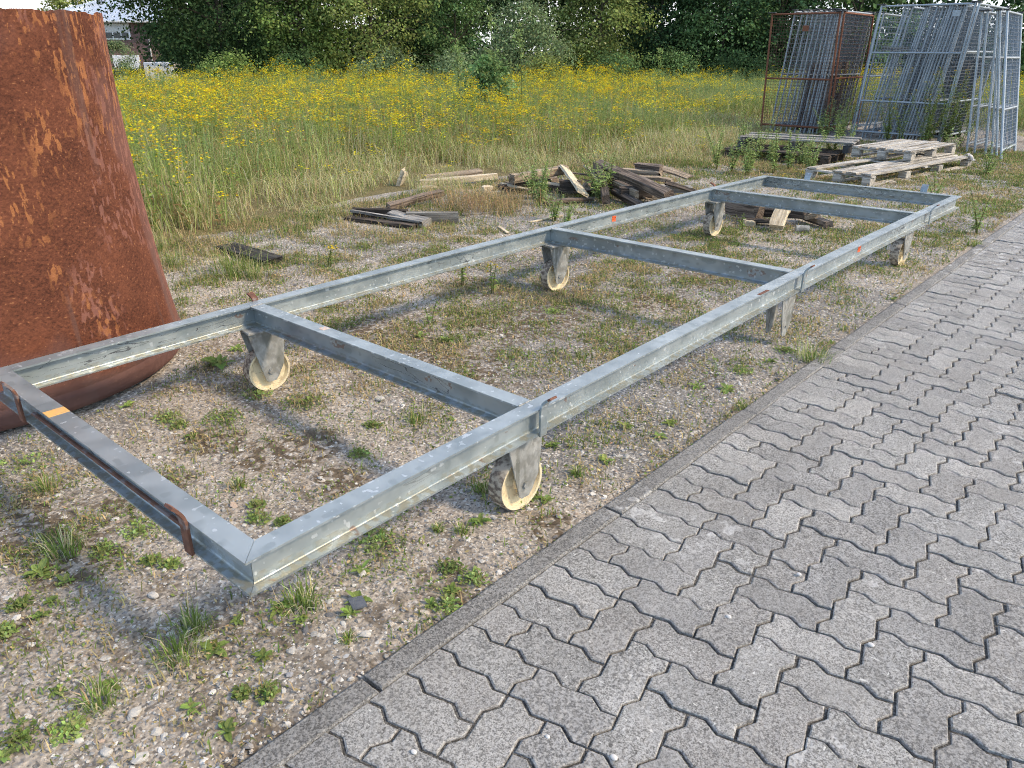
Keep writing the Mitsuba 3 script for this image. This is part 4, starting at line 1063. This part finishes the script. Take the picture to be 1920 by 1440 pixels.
COL = {'dark': (.062, .105, .043), 'bright': (.19, .27, .08), 'olive': (.21, .265, .085), 'mid': (.17, .27, .105), 'grey': (.21, .28, .14), 'deep': (.050, .095, .045), 'mid2': (.125, .205, .08), 'yellow': (.22, .26, .08)}
TREES = [
 ('tree', 'large dark leafy tree overhanging the brick house', (-32.1, 18.5), 3.6, 9.5, 'dark', 44000, .125, .5, [(-33.6, 15.9, 3.9, .5, 30), (-34.3, 14.5, 4.05, .38, 20), (-33.0, 15.0, 4.8, .6, 40), (-34.0, 13.8, 5.0, .5, 24)]),
 ('tree', 'bright green maple-like tree right of the large dark tree', (-28.5, 20.1), 2.1, 8, 'bright', 26000, .12, .3, []),
 ('tree', 'olive green bushy tree left of the dark gap in the tree line', (-26.6, 21.7), 2.4, 8, 'olive', 18000, .12, .2, []),
 ('tree', 'dark tree standing in the gap behind the olive tree', (-29.6, 27.8), 3.2, 9, 'dark', 22000, .16, .3, []),
 ('tree', 'slim mid green tree behind the feathery saplings', (-25.5, 25.5), 1.8, 6.5, 'mid', 15000, .115, .2, []),
 ('shrub', 'rounded grey-green willow shrub behind the saplings', (-19.7, 23.4), 1.9, 3.0, 'grey', 16000, .085, .1, []),
 ('tree', 'olive yellowish tree right of the rounded shrub', (-20.2, 28.7), 2.2, 7, 'olive', 24000, .115, .2, []),
 ('tree', 'very dark tree in the middle of the right tree line', (-19.9, 33.3), 2.8, 8, 'deep', 24000, .135, .2, []),
 ('tree', 'mid green tree left of the rusty cage', (-16.9, 33.0), 2.5, 8, 'mid2', 24000, .125, .2, []),
 ('tree', 'dark tree directly behind the rusty cage', (-15.1, 34.6), 3.0, 9, 'deep', 24000, .135, .2, []),
 ('tree', 'mid green tree behind the gap between the panel stacks', (-12.9, 38.0), 3.4, 9, 'mid2', 13000, .2, .2, []),
 ('tree', 'dark tree behind the right panel stack', (-10.1, 41.8), 3.4, 9, 'deep', 12000, .2, .2, []),
 ('tree', 'mid green tree at the right edge behind the propped panels', (-7.1, 44.4), 3.4, 9, 'mid', 12000, .2, .2, []),
 ('tree', 'tall back row tree behind the large dark tree', (-39.3, 25.1), 4.2, 11, 'deep', 20000, .26, .3, []),
 ('tree', 'tall back row tree between the brick house and the bright tree', (-43.5, 24.4), 4.0, 10, 'dark', 18000, .26, .3, []),
 ('tree', 'tall back row tree behind the olive bushy tree', (-35.4, 30.0), 4.2, 11, 'dark', 20000, .26, .3, []),
 ('tree', 'tall back row tree behind the saplings', (-30.7, 34.0), 4.2, 11, 'deep', 20000, .26, .3, []),
 ('tree', 'tall back row tree behind the yellowish olive tree', (-26.5, 37.7), 4.2, 11, 'dark', 20000, .26, .3, []),
 ('tree', 'tall back row tree behind the very dark tree', (-23.1, 42.1), 4.2, 11, 'deep', 18000, .28, .3, []),
 ('tree', 'tall back row tree behind the left cage', (-18.5, 46.0), 4.2, 11, 'dark', 18000, .28, .3, []),
 ('tree', 'yellow green tree rising behind the roof of the brick house', (-92.2, 36.5), 4.2, 8.2, 'yellow', 9000, .3, 1.5, []),
 ('tree', 'small round tree on a forked trunk before the white garage door', (-60.9, 26.6), 1.35, 3.2, 'grey', 5000, .12, 1.0, []),
 ('tree', 'small light green conical tree at the corner of the brick house', (-54.6, 27.3), 1.35, 2.9, 'yellow', 6000, .13, -.4, []),
]
for i, (nm, lab, c, R, H, kind, n, leaf, low, bo) in enumerate(TREES):
    tree(nm, lab, c, R, H, COL[kind], 100 + i, n, leaf, low, nm == 'tree', boughs=bo, cat_=nm)
# undergrowth before the tree line
for i, (lab, c, R, H, kind) in enumerate([('low pale green bush at the foot of the olive bushy tree', (-21.0, 17.8), 1.6, 1.35, 'grey'), ('low green bush at the foot of the bright tree', (-24.8, 17.2), 1.5, 1.5, 'mid2'),
        ('low dark bush under the large dark tree', (-28.4, 16.2), 1.7, 1.5, 'dark'), ('low green bush at the foot of the very dark tree', (-17.2, 29.3), 1.8, 1.5, 'mid'), ('low dark bush behind the meadow left of the rusty cage', (-14.2, 30.0), 1.8, 1.4, 'deep'),
        ('low grey-green bush between the olive tree and the saplings', (-18.6, 18.6), 1.3, 1.25, 'grey'), ('low yellowish bush before the rounded shrub', (-17.0, 21.2), 1.5, 1.15, 'yellow'), ('low mid green bush at the foot of the yellowish olive tree', (-16.4, 24.2), 1.4, 1.3, 'mid2'), ('low bright bush at the left end of the meadow', (-23.0, 13.4), 1.3, 1.2, 'bright'),
        ('leafy green shrub round the foot of the feathery saplings', (-12.15, 13.2), .62, 1.30, 'mid')]):
    tree('shrub', lab, c, R, H, COL[kind], 200 + i, 5200, .075, -.2, False, cat_='shrub')
tree('hedge', 'low dark hedge below the white garage door', (-57.0, 26.5), 2.2, 1.2, COL['dark'], 230, 4000, .16, -.5, False, cat_='hedge')

# ---------------------------------------------------------------- meadow
EDGE = np.array([(-3, -4.9), (1.2, -5.2), (2.5, -5.75), (4, -6.05), (5.5, -6.95), (7, -7.1), (8.5, -6.5), (9.6, -5.7), (10.4, -5.35), (12.2, -5.5), (14.2, -6.9), (17.4, -6.8), (17.8, 3.0), (60, 5.0)])


def edge_x(y): return np.interp(y, EDGE[:, 0], EDGE[:, 1])


STRAW, DRY, GRN, LIME = (.66, .59, .35), (.44, .34, .18), (.26, .34, .10), (.42, .48, .17)


def grass_patch(seed, size, n, h0, h1, mixc, w=.006):
    rng = RNG(seed); S = Soup()
    P = np.c_[rng.uniform(-size / 2, size / 2, (n, 2)), np.zeros(n)]
    H = rng.uniform(h0, h1, n) * (.7 + .5 * vnoise(P[:, 0] * 3 + seed, P[:, 1] * 3, seed))
    pick = rng.choice(4, n, p=mixc)
    col = np.array([STRAW, DRY, GRN, LIME])[pick] * np.exp(rng.normal(0, .18, (n, 1)))
    S.blades(P, H, np.full(n, w) * rng.uniform(.7, 1.4, n), rng.random(n) * 6.283, rng.uniform(.15, 1.0, n), np.clip(col, .01, .7))
    return S, rng


def weed_stems(S, rng, n, size, h0, h1, flower, leafc=(.24, .32, .095), spent=.25):
    """branching stems with small leaves and flat heads of flowers"""
    for i in range(n):
        x, y = rng.uniform(-size / 2, size / 2, 2); h = rng.uniform(h0, h1); a = rng.random() * 6.28; le = rng.uniform(0, .22)
        tip = np.array([x + math.cos(a) * le * h, y + math.sin(a) * le * h, h]); root = np.array([x, y, 0])
        S.blades(np.array([root, root]), np.array([h, h]), np.full(2, .010), np.array([a, a + 1.57]), np.full(2, le), np.repeat([np.array(leafc) * rng.uniform(.8, 1.5)], 2, 0))
        m = int(h * 34); t = rng.uniform(.1, .93, m)
        P = root + (tip - root) * t[:, None]; az = rng.random(m) * 6.28
        D = unit(np.stack([np.cos(az), np.sin(az), rng.uniform(-.1, .8, m)], 1)); N = unit(np.array([0, 0, 1.0]) + rng.normal(0, .4, (m, 3)))
        L = rng.uniform(.03, .085, m) * (1.15 - .6 * t)
        col = tint(rng, m, leafc, .22, .07); dry = t < .45
        col[dry & (rng.random(m) < .75)] = np.array([.34, .23, .11])
        S.leaves(P, D, N, L, L * .38, col)
        if flower:
            k = int(rng.integers(8, 20) * rng.choice([1, 1, 2.2])); r = rng.uniform(.03, .075) * (1 + k / 40)
            q = tip + np.c_[rng.normal(0, r * .6, (k, 2)), rng.normal(0, .03, k) - .05 * rng.random(k)]
            c = tint(rng, k, (.88, .74, .03), .10, .03)
            old = rng.random(k) < spent; c[old] = np.array([.62, .38, .03])
            Dz = unit(np.c_[rng.normal(0, 1, (k, 2)), rng.normal(0, .15, k)])
            S.leaves(q - Dz * .011, Dz, unit(np.c_[rng.normal(0, .25, (k, 2)), np.ones(k)]), np.full(k, .031), np.full(k, .028), c)
            S.blades(np.repeat([tip - [0, 0, .10]], 4, 0), np.full(4, .10), np.full(4, .004), rng.random(4) * 6.28, np.full(4, .8), np.repeat([leafc], 4, 0))


GROUPS = {}


def group(key, S):
    m, c = S.mesh(); scene[key] = {'type': 'shapegroup', 'shape': mikit.ply(m, 'leaf', color=c)}


for i in range(4):
    S, r_ = grass_patch(300 + i, 1.1, 620, .22, .62, (.42, .20, .18, .20)); weed_stems(S, r_, 2, 1.0, .3, .6, i % 2 == 0); group(f'patch_edge_{i}', S)
for i in range(5):
    S, r_ = grass_patch(320 + i, 1.3, 420, .35, .75, (.27, .23, .28, .22)); weed_stems(S, r_, 21, 1.3, .55, 1.0, True, spent=.25 + .15 * (i % 3)); group(f'patch_flower_{i}', S)
for i in range(3):
    S, r_ = grass_patch(340 + i, 1.4, 420, .4, .85, (.10, .12, .48, .30)); weed_stems(S, r_, 12, 1.4, .7, 1.1, i == 0, (.22, .29, .12)); group(f'patch_green_{i}', S)
for k_, l_ in (('meadow_grass', 'tall dry grass along the edge of the meadow'), ('meadow_flowers', 'dense yellow flowering weeds filling the meadow'), ('meadow_weeds', 'tall green weeds in the far part of the meadow')):
    labels[k_] = {'kind': 'stuff', 'label': l_, 'category': 'meadow'}; USED.add(k_)
rng = RNG(77); cnt = {'meadow_grass': 0, 'meadow_flowers': 0, 'meadow_weeds': 0}


def plant_at(kind, src, x, y, sc, sz=None):
    cnt[kind] += 1
    scene[f'{kind}__{cnt[kind]:03d}'] = {'type': 'instance', 'shapegroup': {'type': 'ref', 'id': src},
        'to_world': T().translate([float(x), float(y), float(ground_z(x, y)) - .02]) @ T().rotate([0, 0, 1], float(rng.random() * 360)) @ T().scale([float(sc), float(sc), float(sz or sc)])}


for y in np.arange(-1.5, 46, .82):
    for x in np.arange(-36, 3.5, .82):
        px, py = x + rng.uniform(-.3, .3), y + rng.uniform(-.3, .3)
        az = math.atan2(px, py)
        dist = math.hypot(px, py)
        if az < -1.37 or az > -.02 or dist > 35: continue
        e = float(edge_x(py)) - px + .5 * (float(vnoise(py * .9, px * .4, 12)) - .5)
        if e < -.75: continue
        if e < .1:
            if rng.random() < .55 and not (8.6 < py < 14 and px > -5.4): plant_at('meadow_grass', f'patch_edge_{rng.integers(4)}', px, py, rng.uniform(.5, .8), rng.uniform(.22, .45))
            continue
        if (px - TANK[0]) ** 2 + (py - TANK[1]) ** 2 < 1.3: continue
        if py > 17.5 and px > -7 and e < 99 and py < 18.5 and px < -1.5: continue
        patch = float(vnoise(px * .33 + 4, py * .33, 15, 2))
        if e < .75 + .6 * patch:
            plant_at('meadow_grass', f'patch_edge_{rng.integers(4)}', px, py, rng.uniform(.8, 1.1), rng.uniform(.55, .9) * min(1, .45 + .5 * e))
            continue
        if dist > 24.5 or patch > .56 or (patch > .45 and rng.random() < .5): plant_at('meadow_weeds', f'patch_green_{rng.integers(3)}', px, py, rng.uniform(.85, 1.05) * (1.15 if dist > 24 else 1), rng.uniform(.72, 1.0) * min(1, .5 + .2 * e))
        else: plant_at('meadow_flowers', f'patch_flower_{rng.integers(5)}', px, py, rng.uniform(.9, 1.1), rng.uniform(.55, .85) * (.55 + .95 * float(vnoise(px * .7, py * .7, 21, 2))) * 1.25 * min(1, .55 + .2 * e))

# two tall feathery saplings rising out of the meadow
rng = RNG(91)
for lab, x, y, h, le in (('taller left one of the two feathery green saplings', -11.75, 12.95, 2.28, -.10), ('shorter right one of the two feathery green saplings', -11.30, 13.30, 2.02, -.06), ('small feathery green sapling left of the two tall ones', -12.5, 12.6, 1.65, .05), ('thin leafy stalk before the dark trees on the right', -11.4, 19.0, 1.5, .02)):
    S = Soup(); t = np.linspace(0, 1, 9); stem = np.stack([x + le * t ** 2, y + .04 * np.sin(t * 5), h * t], 1)
    S.tubes(tube(stem, np.linspace(.012, .003, 9), 5), (.13, .17, .06))
    nb = 34; tb = np.sort(rng.uniform(.12, .97, nb)); ab = rng.random(nb) * 6.28; lb_ = (.05 + .24 * (1 - tb) ** .8) * rng.uniform(.5, 1.1, nb)
    for t_, a_, l_ in zip(tb, ab, lb_):
        o = np.array([np.interp(t_, t, stem[:, q]) for q in range(3)]); e = np.array([math.cos(a_), math.sin(a_), .45]) * l_
        S.tubes(tube([o, o + e * .6, o + e + [0, 0, .02]], [.004, .003, .0015], 4), (.16, .21, .08))
        m = int(7 + 60 * l_); f_ = rng.random(m) ** .8; P = o + f_[:, None] * e + rng.normal(0, .012, (m, 3))
        D = unit(np.repeat([e], m, 0) * 2 + rng.normal(0, .12, (m, 3)))
        S.leaves(P, D, unit(np.array([0, 0, 1.0]) + rng.normal(0, .45, (m, 3))), rng.uniform(.035, .08, m), rng.uniform(.014, .028, m), tint(rng, m, (.34, .45, .17), .2, .06))
    mm, cl = S.mesh(); put(thing('sapling', lab, 'sapling'), mm, 'leaf', color=cl)

# ---------------------------------------------------------------- weeds on the gravel
WEEDS = [(-1.58,0.57,0.066,'g'),(-1.65,0.65,0.056,'g'),(-1.54,0.64,0.051,'r'),(-1.41,0.51,0.032,'r'),(-1.69,0.33,0.033,'r'),(-1.58,0.38,0.052,'g'),(-1.62,0.42,0.028,'r'),(-1.55,0.3,0.038,'c'),(-1.61,0.22,0.044,'c'),(-1.58,0.18,0.03,'r'),(-1.29,0.53,0.038,'r'),(-1.36,0.61,0.02,'c'),(-1.32,0.65,0.025,'c'),(-1.43,0.71,0.032,'r'),(-1.56,0.84,0.046,'r'),(-1.52,0.89,0.07,'g'),(-1.47,0.85,0.025,'r'),(-1.6,0.74,0.031,'r'),(-2.2,0.76,0.057,'c'),(-2.02,0.71,0.028,'c'),(-1.96,0.74,0.028,'c'),(-2.17,0.64,0.045,'c'),(-2.25,0.56,0.067,'g'),(-2.2,0.47,0.061,'r'),(-2.1,0.5,0.033,'r'),(-2.04,0.44,0.029,'r'),(-2.0,0.4,0.034,'r'),(-2.09,0.38,0.032,'c'),(-2.0,0.31,0.033,'c'),(-1.98,1.04,0.041,'c'),(-1.9,1.08,0.027,'c'),(-2.94,0.68,0.094,'c'),(-2.69,0.66,0.051,'g'),(-3.15,1.15,0.041,'r'),(-2.91,1.21,0.057,'c'),(-2.81,1.2,0.039,'c'),(-2.75,1.36,0.079,'c'),(-2.68,1.19,0.042,'r'),(-3.27,1.64,0.107,'r'),(-3.4,1.81,0.059,'r'),(-2.61,1.65,0.087,'c'),(-2.84,1.58,0.061,'c'),(-2.2,1.11,0.033,'g'),(-2.05,1.08,0.025,'c'),(-2.13,1.87,0.052,'g'),(-2.86,2.56,0.068,'r'),(-2.99,2.76,0.077,'t'),(-2.71,2.61,0.056,'r'),(-3.38,3.41,0.083,'f'),(-3.1,3.39,0.073,'f'),(-2.58,3.35,0.062,'c'),(-2.04,1.98,0.026,'r'),(-2.23,1.72,0.03,'c'),(-2.08,1.53,0.04,'c'),(-1.31,2.4,0.042,'r'),(-1.46,2.39,0.047,'r'),(-1.34,2.53,0.039,'r'),(-1.58,2.06,0.045,'r'),(-1.36,2.1,0.043,'r'),(-1.38,1.95,0.031,'g'),(-1.4,1.72,0.04,'r'),(-1.35,1.74,0.04,'r'),(-1.55,1.64,0.037,'g'),(-1.6,1.21,0.066,'c'),(-1.52,1.09,0.04,'r'),(-1.42,1.0,0.047,'r'),(-1.39,0.95,0.037,'r'),(-1.43,1.5,0.045,'r'),(-1.43,1.42,0.03,'g'),(-1.33,1.27,0.04,'c'),(-1.25,1.28,0.04,'c'),(-1.26,1.2,0.033,'r'),(-1.22,1.15,0.038,'c'),(-1.26,1.12,0.029,'r'),(-1.5,1.38,0.024,'g'),(-1.32,0.89,0.022,'g'),(-1.18,3.62,0.09,'g'),(-1.22,4.17,0.035,'r'),(-1.19,3.92,0.033,'r'),(-1.18,4.94,0.033,'r'),(-1.32,3.45,0.042,'r'),(-1.32,3.0,0.053,'r'),(-1.37,3.25,0.056,'c'),(-1.33,3.65,0.054,'c'),(-1.44,2.95,0.048,'r'),(-1.19,2.87,0.027,'g'),(-4.71,2.57,0.216,'g'),(-5.2,2.41,0.112,'g'),(-4.4,3.13,0.097,'f'),(-4.54,2.63,0.107,'g'),(-1.53,8.34,0.071,'g'),(-1.14,6.89,0.05,'g'),(-3.09,6.27,0.057,'t'),(-2.8,6.23,0.046,'t'),(-2.72,5.64,0.06,'c'),(-2.57,5.65,0.059,'c'),(-3.34,8.56,0.059,'f')]
TALL = [(-4.79,5.93,0.55),(-4.94,6.19,0.45),(-4.43,6.46,0.62),(-4.56,6.75,0.5),(-5.08,6.19,0.4),(-4.2,5.42,0.3),(-3.8,5.05,0.3),(-4.14,9.17,0.6),(-4.39,9.25,0.5),(-3.99,9.62,0.55),(-3.94,9.99,0.5),(-4.03,10.58,0.45),(-3.92,11.45,0.5),(-3.97,12.24,0.45),(-4.7,10.71,0.7),(-5.15,11.13,0.7),(-3.96,15.15,1.1),(-3.49,14.67,0.95),(-3.18,14.42,1.15),(-2.93,14.35,1.05),(-2.99,15.14,0.9),(-4.86,14.3,0.7),(-2.68,12.61,0.5),(-3.55,9.71,0.4),(-1.88,8.59,0.35),(-1.93,11.22,0.4),(-1.24,7.37,0.35)]
r0 = RNG(8)
TALL += [(round(-4.9 + 1.3 * r0.random(), 2), round(9.1 + 1.5 * r0.random(), 2), round(.3 + .4 * r0.random(), 2)) for _ in range(5)] + [(round(-4.0 + 1.3 * r0.random(), 2), round(14.0 + .6 * r0.random(), 2), round(.75 + .4 * r0.random(), 2)) for _ in range(5)] + [(round(-5.4 + 1.0 * r0.random(), 2), round(14.2 + .5 * r0.random(), 2), round(.4 + .3 * r0.random(), 2)) for _ in range(4)]
rng = RNG(44)


def rosette(r, rng, tall=False):
    S = Soup(); n = int(rng.integers(7, 13)); az = np.arange(n) * 2.4 + rng.normal(0, .3, n)
    el = rng.uniform(.08, .75, n); D = unit(np.stack([np.cos(az) * np.cos(el), np.sin(az) * np.cos(el), np.sin(el)], 1))
    L = r * rng.uniform(.55, 1.05, n); base = np.array([.23, .31, .095]) * rng.uniform(.75, 1.35)
    P = np.zeros((n, 3)); P[:, 2] = .004
    S.ovals(P, D, np.repeat([[0, 0, 1.0]], n, 0), L, L * rng.uniform(.26, .5, n), rng.uniform(.1, .45, n), tint(rng, n, base, .15, .06))
    m = int(rng.integers(4, 14)); q = rng.normal(0, r * .35, (m, 3)); q[:, 2] = np.abs(q[:, 2]) * .4 + .003
    D = unit(np.c_[rng.normal(0, 1, (m, 2)), rng.uniform(.2, 1, m)]); S.ovals(q, D, np.repeat([[0, 0, 1.0]], m, 0), rng.uniform(.2, .45, m) * r, rng.uniform(.1, .2, m) * r, np.full(m, .2), tint(rng, m, base * 1.1, .2, .06))
    return S


def creeper(r, rng):
    S = Soup(); n = int(110 + 1900 * r); a = rng.random(n) * 6.28; d = r * 1.25 * rng.random(n) ** .85 * (.6 + .6 * vnoise(a * 1.3 + 5, a * 0, 7)); 
    P = np.c_[np.cos(a) * d, np.sin(a) * d, rng.random(n) * .014 * np.clip(1 - d / (1.5 * r), .1, 1) + .003]
    D = unit(np.c_[rng.normal(0, 1, (n, 2)), rng.uniform(-.1, .9, n)]); L = rng.uniform(.006, .017, n)
    S.leaves(P, D, unit(np.array([0, 0, 1.0]) + rng.normal(0, .35, (n, 3))), L, L * .65, tint(rng, n, np.array([.25, .33, .11]) * rng.uniform(.75, 1.3), .25, .08))
    k = int(6 + 60 * r); az = rng.random(k) * 6.28
    S.blades(np.c_[rng.normal(0, r * .4, (k, 2)), np.zeros(k)], rng.uniform(.02, .06, k), np.full(k, .0025), az, rng.uniform(.5, 1.2, k), tint(rng, k, (.30, .25, .13), .2))
    return S


def tuft(r, rng, dry=.3):
    S = Soup(); n = int(60 + 700 * r); P = np.c_[rng.normal(0, r * .38, (n, 2)), np.zeros(n)]
    col = tint(rng, n, (.20, .28, .075), .2, .06); d_ = rng.random(n) < dry; col[d_] = tint(rng, int(d_.sum()), STRAW, .2)
    S.blades(P, np.clip(rng.uniform(.5, 1.5, n) * r, .02, .22), rng.uniform(.002, .0045, n), np.arctan2(P[:, 1], P[:, 0]) + rng.normal(0, .8, n), rng.uniform(.2, 1.2, n), col)
    return S


def upright(h, rng, flower=False, leafc=(.24, .33, .11), few=1.0):
    S = Soup()
    for s in range(max(2, int(rng.integers(4, 8) * few))):
        a = rng.random() * 6.28; le = rng.uniform(.05, .65); hh = h * rng.uniform(.65, 1.05); t = np.linspace(0, 1, 5)
        stem = np.stack([math.cos(a) * le * hh * t ** 1.4 + rng.normal(0, .01), math.sin(a) * le * hh * t ** 1.4 + rng.normal(0, .01), hh * t], 1)
        S.tubes(tube(stem, np.linspace(.0045, .0018, 5), 4), (.16, .18, .07))
        m = int((18 + 110 * hh) * (.4 + .6 * few)); tt = rng.uniform(.12, 1, m); P = np.stack([np.interp(tt, t, stem[:, q]) for q in range(3)], 1); az = rng.random(m) * 6.28
        D = unit(np.stack([np.cos(az), np.sin(az), rng.uniform(-.1, .9, m)], 1)); L = rng.uniform(.03, .075, m) * (1.2 - .6 * tt) * min(1, .5 + h)
        S.ovals(P, D, unit(np.array([0, 0, 1.0]) + rng.normal(0, .3, (m, 3))), L, L * .27, rng.uniform(.1, .5, m), tint(rng, m, leafc, .18, .07))
        if flower:
            k = int(rng.integers(7, 14)); q = stem[-1] + np.c_[rng.normal(0, .022, (k, 2)), rng.normal(0, .008, k)]; Dz = unit(np.c_[rng.normal(0, 1, (k, 2)), 0 * q[:, 0]])
            S.leaves(q - Dz * .009, Dz, unit(np.c_[rng.normal(0, .3, (k, 2)), np.ones(k)]), np.full(k, .018), np.full(k, .017), tint(rng, k, (.80, .58, .02), .08, .03))
    return S


def where(x, y):
    if x > -1.31: return 'between the frame and the kerb'
    if y < .62: return 'before the near end of the frame'
    if x < -2.95: return 'beside the far side of the frame' if x > -3.5 or y > 2 else 'by the rusty drum'
    return 'inside the near bay of the frame' if y < 1.66 else 'inside the second bay of the frame' if y < 3.72 else 'inside the far bays of the frame'


KIND = {'r': ('weed', 'weed', 'broad-leaved green weed rosette '), 'c': ('creeping_weed', 'weed', 'low creeping green weed patch '), 'g': ('grass_tuft', 'grass', 'green and straw grass tuft '),
        't': ('weed', 'weed', 'upright leafy green weed '), 'f': ('flowering_weed', 'weed', 'small yellow-flowered weed ')}
for x, y, r, kd in WEEDS:
    S = {'r': lambda: rosette(r * 1.05, rng), 'c': lambda: creeper(r, rng), 'g': lambda: tuft(r, rng), 't': lambda: upright(.15, rng, few=.45), 'f': lambda: upright(.2, rng, True, few=.5)}[kd]()
    nm, ct, lb = KIND[kd]; w_ = where(x, y)
    m, c = S.mesh(); put(thing(nm, lb + w_, ct, lb + w_, (x, y)), (m[0] + [x, y, float(ground_z(x, y))], m[1]), 'leaf', color=c)
for x, y, h in TALL:
    fl = h > .8
    S = upright(h, rng, fl, (.34, .44, .17) if h < .8 else (.28, .35, .11)); m, c = S.mesh()
    w_ = 'before the grey panel stacks' if y > 12 else 'among the dark pallets' if y > 9 and x < -3.4 else 'in front of the timber pile' if x < -3.5 else 'near the far end of the frame'
    put(thing('tall_weed', ('tall yellow-flowered weed ' if fl else 'tall leafy green weed ') + w_, 'weed', ('tall flowering weeds ' if fl else 'tall weeds ') + w_, (x, y)), (m[0] + [x, y, float(ground_z(x, y))], m[1]), 'leaf', color=c)
# low moss, clover and short grass that covers parts of the gravel
S = Soup(); n = 800000
y = -.1 + 14.5 * rng.random(n) ** 1.25; x = -1.17 - 5.0 * rng.random(n)
g = np.zeros(n)
for a, b, r in GREEN: g = np.maximum(g, np.exp(-((x - a) ** 2 + (y - b) ** 2) / (1.5 * r * r)))
g = g * .9 + np.clip((-x - 4.2) / 1.5, 0, .75) * (.35 + .65 * (vnoise(x * 1.2, y * 1.2, 31) > .5)) + .30 * np.clip((y - 5) / 4, 0, 1) * (vnoise(x * 1.5, y * 1.5, 33) > .52) + .20 + .30 * soil_np(x, y) + .45 * np.exp(-((x + 4.6) ** 2 / .9 + (y - 6.7) ** 2 / .7)) + .22 * ((x < XR) & (x > XL) & (y > 1.7)) + .5 * np.exp(-((x + 4.3) ** 2 / .8 + (y - 9.9) ** 2 / 1.5))
g = np.maximum(g, .55 * np.exp(-((x - KERB(y) + .03) / .05) ** 2) * (vnoise(y * 2.2, x * 0, 40) > .48))
ok = (rng.random(n) < g * (.12 + 1.2 * np.clip(vnoise(x * 6, y * 6, 35, 3) * 2.9 - 1.05, 0, 1))) & (x < KERB(y) - .004) & ((x - TANK[0]) ** 2 + (y - TANK[1]) ** 2 > .9)
x, y = x[ok], y[ok]; n = len(x)
P = np.c_[x, y, ground_z(x, y)]
h = rng.uniform(.008, .034, n) * (1 + .8 * np.clip(-x - 4.2, 0, 1.2)) * (1 + .05 * y)
dry = rng.random(n) < .35 + .35 * (vnoise(x * 1.7, y * 1.7, 36) > .55)
col = tint(rng, n, (.19, .25, .075), .25, .08); col[dry] = tint(rng, int(dry.sum()), (.46, .37, .20), .22, .05)
half = rng.random(n) < .34
S.blades(P[half], h[half] * 1.3, rng.uniform(.002, .004, n)[half] * (1 + .12 * y[half]), rng.random(n)[half] * 6.28, rng.uniform(.3, 1.3, n)[half], col[half])
q = ~half; D = unit(np.c_[rng.normal(0, 1, (n, 2)), rng.uniform(0, 1, n)])
S.leaves((P + np.c_[np.zeros((n, 2)), rng.random(n) * .012])[q], D[q], unit(np.array([0, 0, 1.0]) + rng.normal(0, .4, (n, 3)))[q], (rng.uniform(.007, .016, n) * (1 + .1 * y))[q], (rng.uniform(.004, .009, n) * (1 + .1 * y))[q], col[q])
m, c = S.mesh(); USED.add('ground_cover'); labels['ground_cover'] = {'kind': 'stuff', 'label': 'short grass, clover and dry stalks growing over the gravel', 'category': 'ground cover'}
put('ground_cover', m, 'leaf', color=c)
# dry hay swept together before the timber
S = Soup(); n = 900; a = rng.random(n) * 6.28
P = np.c_[-5.05 + rng.normal(0, .26, n), 5.35 + rng.normal(0, .22, n), rng.random(n) * .07]
S.blades(P, rng.uniform(.10, .28, n), np.full(n, .004), a, rng.uniform(.9, 1.5, n), tint(rng, n, (.44, .33, .18), .2)); m, c = S.mesh()
put(thing('hay_heap', 'heap of dry brown hay on the gravel right of the small timber heap', 'hay'), m, 'leaf', color=c)

# look-alikes that stand together are told apart by their order from left to right
ORD = 'first second third fourth fifth sixth seventh eighth ninth tenth eleventh twelfth thirteenth fourteenth fifteenth sixteenth seventeenth eighteenth nineteenth twentieth'.split()
ORD += ['twenty-' + o for o in ORD[:9]] + ['thirtieth'] + ['thirty-' + o for o in ORD[:9]]
same = {}
for k in PLACE: same.setdefault(labels[k]['label'], []).append(k)
for lab, ks in same.items():
    if len(ks) > 1:
        for i, k in enumerate(sorted(ks, key=PLACE.get)): labels[k]['label'] = f'{lab}, {ORD[i]} from the left'
